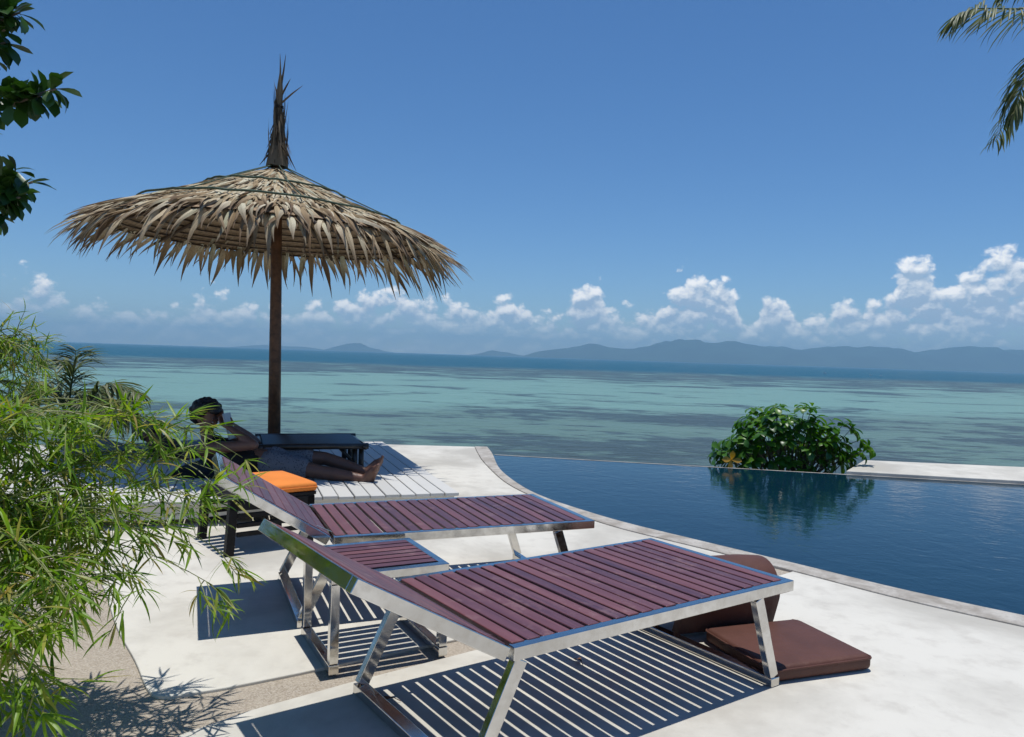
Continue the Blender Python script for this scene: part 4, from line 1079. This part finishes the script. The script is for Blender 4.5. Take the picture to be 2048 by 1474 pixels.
fuse(mb, 'top', MAT['black_cloth'], pa, 0.011)
mb = MB()
spheres(mb, [(AT(534, 920, DP), 0.135), (pelvis, 0.138)])
for hp, kn in ((pelvis + nv * 0.085 + Vector((0, 0, -0.015)), kneR), (pelvis - nv * 0.09 + Vector((0, 0, 0.01)), kneL)):
    spheres(mb, [(hp, 0.122), (hp.lerp(kn, 0.35), 0.108), (hp.lerp(kn, 0.60), 0.098)])
fuse(mb, 'shorts', MAT['shorts'], pa, 0.011)
mb = MB(); rh = random.Random(4)
for i in range(330):
    d = Vector((rh.gauss(0, 1), rh.gauss(0, 1), rh.gauss(0, 1))).normalized()
    if d.y > 0.35 and d.z < 0.45: continue
    if d.z < -0.35 and d.y > -0.2: continue
    mb.ball(hat(d.x * 0.098 * rh.uniform(0.9, 1.08), -0.025 + d.y * 0.115 * rh.uniform(0.9, 1.08), 0.036 + d.z * 0.108 * rh.uniform(0.9, 1.1)), rh.uniform(0.017, 0.030), sub=2)
fuse(mb, 'hair', MAT['hair'], pa, 0.0075, 1)
for s_ in (-1, 1):
    m_ = MB(); m_.ball(hat(0.030 * s_, 0.088, 0.006), (0.012, 0.008, 0.008), HM); m_.obj('eye', MAT['eye'], pa, smooth=True).location = -pa.location
# tablet in the hands
tc_ = AT(459, 852, DP - 0.05); tv = empty('reading_tablet', tc_); tag(tv, 'pale grey tablet held up by the reclining reader', 'tablet')
dU = Vector((-0.28, 0, 0.96)).normalized(); MT = basis(Vector((0.93, 0.0, 0.27)), dU)
m_ = MB(); m_.box((-0.08, -0.006, -0.11), (0.08, 0.006, 0.11), MT.to_4x4()); m_.obj('case', MAT['device'], tv, bevel=0.004)
m_ = MB(); m_.box((-0.072, -0.0075, -0.10), (0.072, -0.0062, 0.10), MT.to_4x4()); m_.obj('screen', MAT['black_cloth'], tv)
# wedge cushion behind the back
wv_ = AT(455, 930, DP + 0.02); wed = empty('wedge_cushion', Vector((wv_.x, wv_.y, DZ + 0.003)), 0.0); tag(wed, 'dark triangular floor cushion propping up the reclining reader', 'cushion')
V = [(-0.42, -0.26, 0), (0.14, -0.26, 0), (-0.30, -0.26, 0.30), (-0.42, 0.26, 0), (0.14, 0.26, 0), (-0.30, 0.26, 0.30)]
mb = MB(); mb.add(V, [(0, 1, 2), (3, 5, 4), (0, 3, 4, 1), (1, 4, 5, 2), (2, 5, 3, 0)]); zc_ = chest.z - 0.12 - DZ
for q in mb.v[0]: q[2] *= max(0.3, zc_ / 0.22)
mb.obj('cover', MAT['black_cloth'], wed, bevel=0.02, bseg=3)

# --- second person with cap, further back
D2 = 7.1
hc2 = AT(302, 866, D2); hip2 = AT(392, 925, D2 + 0.25); ch2 = AT(338, 902, D2 + 0.05); up2 = AT(322, 890, D2)
pc = empty('person', Vector((hip2.x, hip2.y, DZ + 0.003))); tag(pc, 'person in a grey cap and dark shirt lying on the grey mattress', 'person', 'people lying on the shaded deck')
bd = (hip2 - up2); bd.z = 0; bd.normalize(); n2 = Vector((bd.y, -bd.x, 0))
mb = MB(); spheres(mb, [(hip2, 0.12), (ch2, 0.12), (up2, 0.10)])
for s_ in (-1, 1): spheres(mb, [(hip2 + n2 * 0.07 * s_, 0.10), (ch2 + n2 * 0.08 * s_, 0.10), (up2 + n2 * 0.12 * s_, 0.07)])
spheres(mb, [(up2, 0.07), (hc2 + Vector((0, 0, -0.05)), 0.055)])
F2 = Vector((0.8, -0.45, 0.25)); hat2, HM2 = head(mb, hc2, F2, Vector((-0.3, 0.0, 0.95)))
kn2 = hip2 + bd * 0.42 + Vector((0, 0.10, 0.02)); an2 = kn2 + bd * 0.36 + Vector((0, 0.12, -0.06))
for s_ in (-1, 1):
    o_ = n2 * 0.09 * s_
    spheres(mb, [(hip2 + o_, 0.10), (kn2 + o_, 0.057)]); spheres(mb, [(kn2 + o_, 0.056), (kn2.lerp(an2, 0.33) + o_, 0.055), (an2 + o_, 0.036)]); foot(mb, an2 + o_, Vector((0.3, 0.1, 0.9)), bd)
    sh = up2 + n2 * 0.17 * s_; eb = ch2 + n2 * 0.23 * s_ + bd * 0.05 + Vector((0, 0, -0.05)); wr = hip2 + n2 * 0.10 * s_ + Vector((0, 0, 0.14)) - bd * 0.12
    spheres(mb, [(sh, 0.058), (eb, 0.040)]); spheres(mb, [(eb, 0.039), (wr, 0.026)]); hand(mb, wr, wr - eb, Vector((0, 0, -1)), 0.95, 0.5, s_)
fuse(mb, 'body', MAT['skin'], pc, 0.0085)
mb = MB(); spheres(mb, [(hip2, 0.13), (ch2, 0.13), (ch2.lerp(up2, 0.8), 0.112)])
for s_ in (-1, 1):
    spheres(mb, [(hip2 + n2 * 0.07 * s_, 0.11), (ch2 + n2 * 0.08 * s_, 0.11), (up2 + n2 * 0.12 * s_, 0.078)])
    sh = up2 + n2 * 0.17 * s_; eb = ch2 + n2 * 0.23 * s_ + bd * 0.05 + Vector((0, 0, -0.05)); spheres(mb, [(sh, 0.068), (sh.lerp(eb, 0.6), 0.056)])
fuse(mb, 'shirt', MAT['dark_shirt'], pc, 0.011)
mb = MB(); spheres(mb, [(hip2, 0.13)])
for s_ in (-1, 1): spheres(mb, [(hip2 + n2 * 0.09 * s_, 0.115), ((hip2.lerp(kn2, 0.7)) + n2 * 0.09 * s_, 0.085)])
fuse(mb, 'shorts', MAT['black_cloth'], pc, 0.011)
mb = MB(); mb.ball(hat2(0, -0.02, 0.05), (0.090, 0.108, 0.082), HM2, 3); cpo = mb.obj('cap', MAT['cap'], pc, smooth=True); cpo.location = -pc.location
mb = MB(); mb.ball(hat2(0, 0.10, 0.055), (0.065, 0.07, 0.008), HM2, 2); mb.obj('cap_peak', MAT['cap'], cpo, smooth=True)
mb = MB(); mb.ball(hat2(0, -0.04, -0.01), (0.086, 0.085, 0.06), HM2, 2); mb.obj('hair', MAT['hair'], pc, smooth=True).location = -pc.location
for s_ in (-1, 1):
    m_ = MB(); m_.ball(hat2(0.03 * s_, 0.092, 0.004), (0.024, 0.008, 0.016), HM2); m_.obj('sunglasses_lens', MAT['black_wood'], pc, smooth=True).location = -pc.location
# grey mattress with raised head end
g0 = AT(240, 950, D2 - 0.2); gm = empty('lounge_mattress', Vector((g0.x - 0.15, up2.y - 0.28, DZ + 0.003)), math.atan2(bd.y, bd.x)); tag(gm, 'grey blue lounge mattress with raised wedge head end behind bamboo', 'mattress')
soft_slab('flat_section', 1.55, 0.62, 0.06, MAT['greyblue'], gm, Matrix.Translation((0.0, 0, 0.0)), bulge=0.01)
V = [(-0.28, 0.0, 0.07), (0.42, 0.0, 0.07), (-0.20, 0.0, 0.27), (-0.28, 0.62, 0.07), (0.42, 0.62, 0.07), (-0.20, 0.62, 0.27)]
mb = MB(); mb.add(V, [(0, 1, 2), (3, 5, 4), (0, 3, 4, 1), (1, 4, 5, 2), (2, 5, 3, 0)]); mb.obj('wedge_section', MAT['greyblue'], gm, bevel=0.02, bseg=3)

# fallen dry leaves in the shade of the loungers
MAT['dry_leaf'] = simple('dry_leaf', (0.16, 0.075, 0.035), 0.8, var=0.3, scale=30)
lg = leaf_geo(0.45, 0.25, 0.9, 6, 'obov')
for px_, py_, a_, L_, lb in ((1163, 1332, 0.4, 0.06, 'curled brown leaf under the seat of the lounger with the brown mattress'), (790, 1406, 2.0, 0.07, 'curled brown leaf by the floor rail under the raised backrest')):
    g_ = G(px_, py_); t_ = empty('fallen_leaf', g_, a_); tag(t_, lb, 'leaf')
    m_ = MB(); m_.add(lg[0] * L_ + np.array([0, 0, 0.012 * L_ / 0.06 + 0.004]), lg[1]); m_.obj('blade', MAT['dry_leaf'], t_, smooth=True)
    m_ = MB(); m_.tube([(0, -0.3 * L_, 0.004), (0, 0.02 * L_, 0.012 * L_ / 0.06 + 0.004)], 0.02 * L_, 5); m_.obj('stalk', MAT['dry_leaf'], t_)

# ================================================================== BOATS
def boat(px, py, L, label):
    d = G(px, py, SEA_Z); t = empty('motor_boat', d, RND.uniform(-0.4, 0.4)); tag(t, label, 'boat', 'boats far out on the reef')
    n = 9; V = []; F = []
    for i in range(n):
        t_ = i / (n - 1); wd = 0.5 * L * 0.26 * (1 - max(0, (t_ - 0.45) / 0.55) ** 2) + 0.02
        x = (t_ - 0.5) * L; zt = 0.10 * L + 0.06 * L * t_ ** 2
        V += [(x, -wd, zt), (x * 0.96, -wd * 0.6, -0.3), (x * 0.96, wd * 0.6, -0.3), (x, wd, zt)]
    for i in range(n - 1):
        for k_ in range(4):
            k2 = (k_ + 1) % 4; F.append((i * 4 + k_, i * 4 + k2, (i + 1) * 4 + k2, (i + 1) * 4 + k_))
    F += [(0, 1, 2, 3), tuple((n - 1) * 4 + k_ for k_ in (3, 2, 1, 0))]
    mb = MB(); mb.add(V, F); mb.obj('hull', MAT['hull'], t)
    mb = MB(); mb.box((-0.25 * L, -0.09 * L, 0.11 * L), (0.12 * L, 0.09 * L, 0.24 * L)); mb.obj('cabin', MAT['hull'], t, bevel=0.1)
    mb = MB(); mb.box((-0.30 * L, -0.10 * L, 0.245 * L), (0.15 * L, 0.10 * L, 0.26 * L)); mb.obj('roof', MAT['hull'], t)
boat(1650, 747, 7.0, 'white motor boat lying alone off the reef edge')
boat(1741, 751, 5.0, 'small white boat in the pair off the reef, on the side of the lone boat')
boat(1762, 752, 4.6, 'small white boat in the pair off the reef, farther from the lone boat')

# ================================================================== HAZE (closed box of even, pale air)
mh = bpy.data.materials.new('haze_air'); mh.use_nodes = True; mh.node_tree.nodes.clear(); kh = NT(mh.node_tree)
pv = kh.n('ShaderNodeVolumePrincipled'); pv.inputs['Color'].default_value = (0.42, 0.75, 1.0, 1); pv.inputs['Density'].default_value = 8.5e-5; pv.inputs['Anisotropy'].default_value = 0.0
ho = kh.n('ShaderNodeOutputMaterial'); mh.node_tree.links.new(pv.outputs[0], ho.inputs['Volume'])
mb = MB(); mb.box((-23500, -23500, SEA_Z - 4), (23500, 23500, 570))
tag(mb.obj('haze', mh), 'pale blue haze in the air over the sea', kind='stuff')
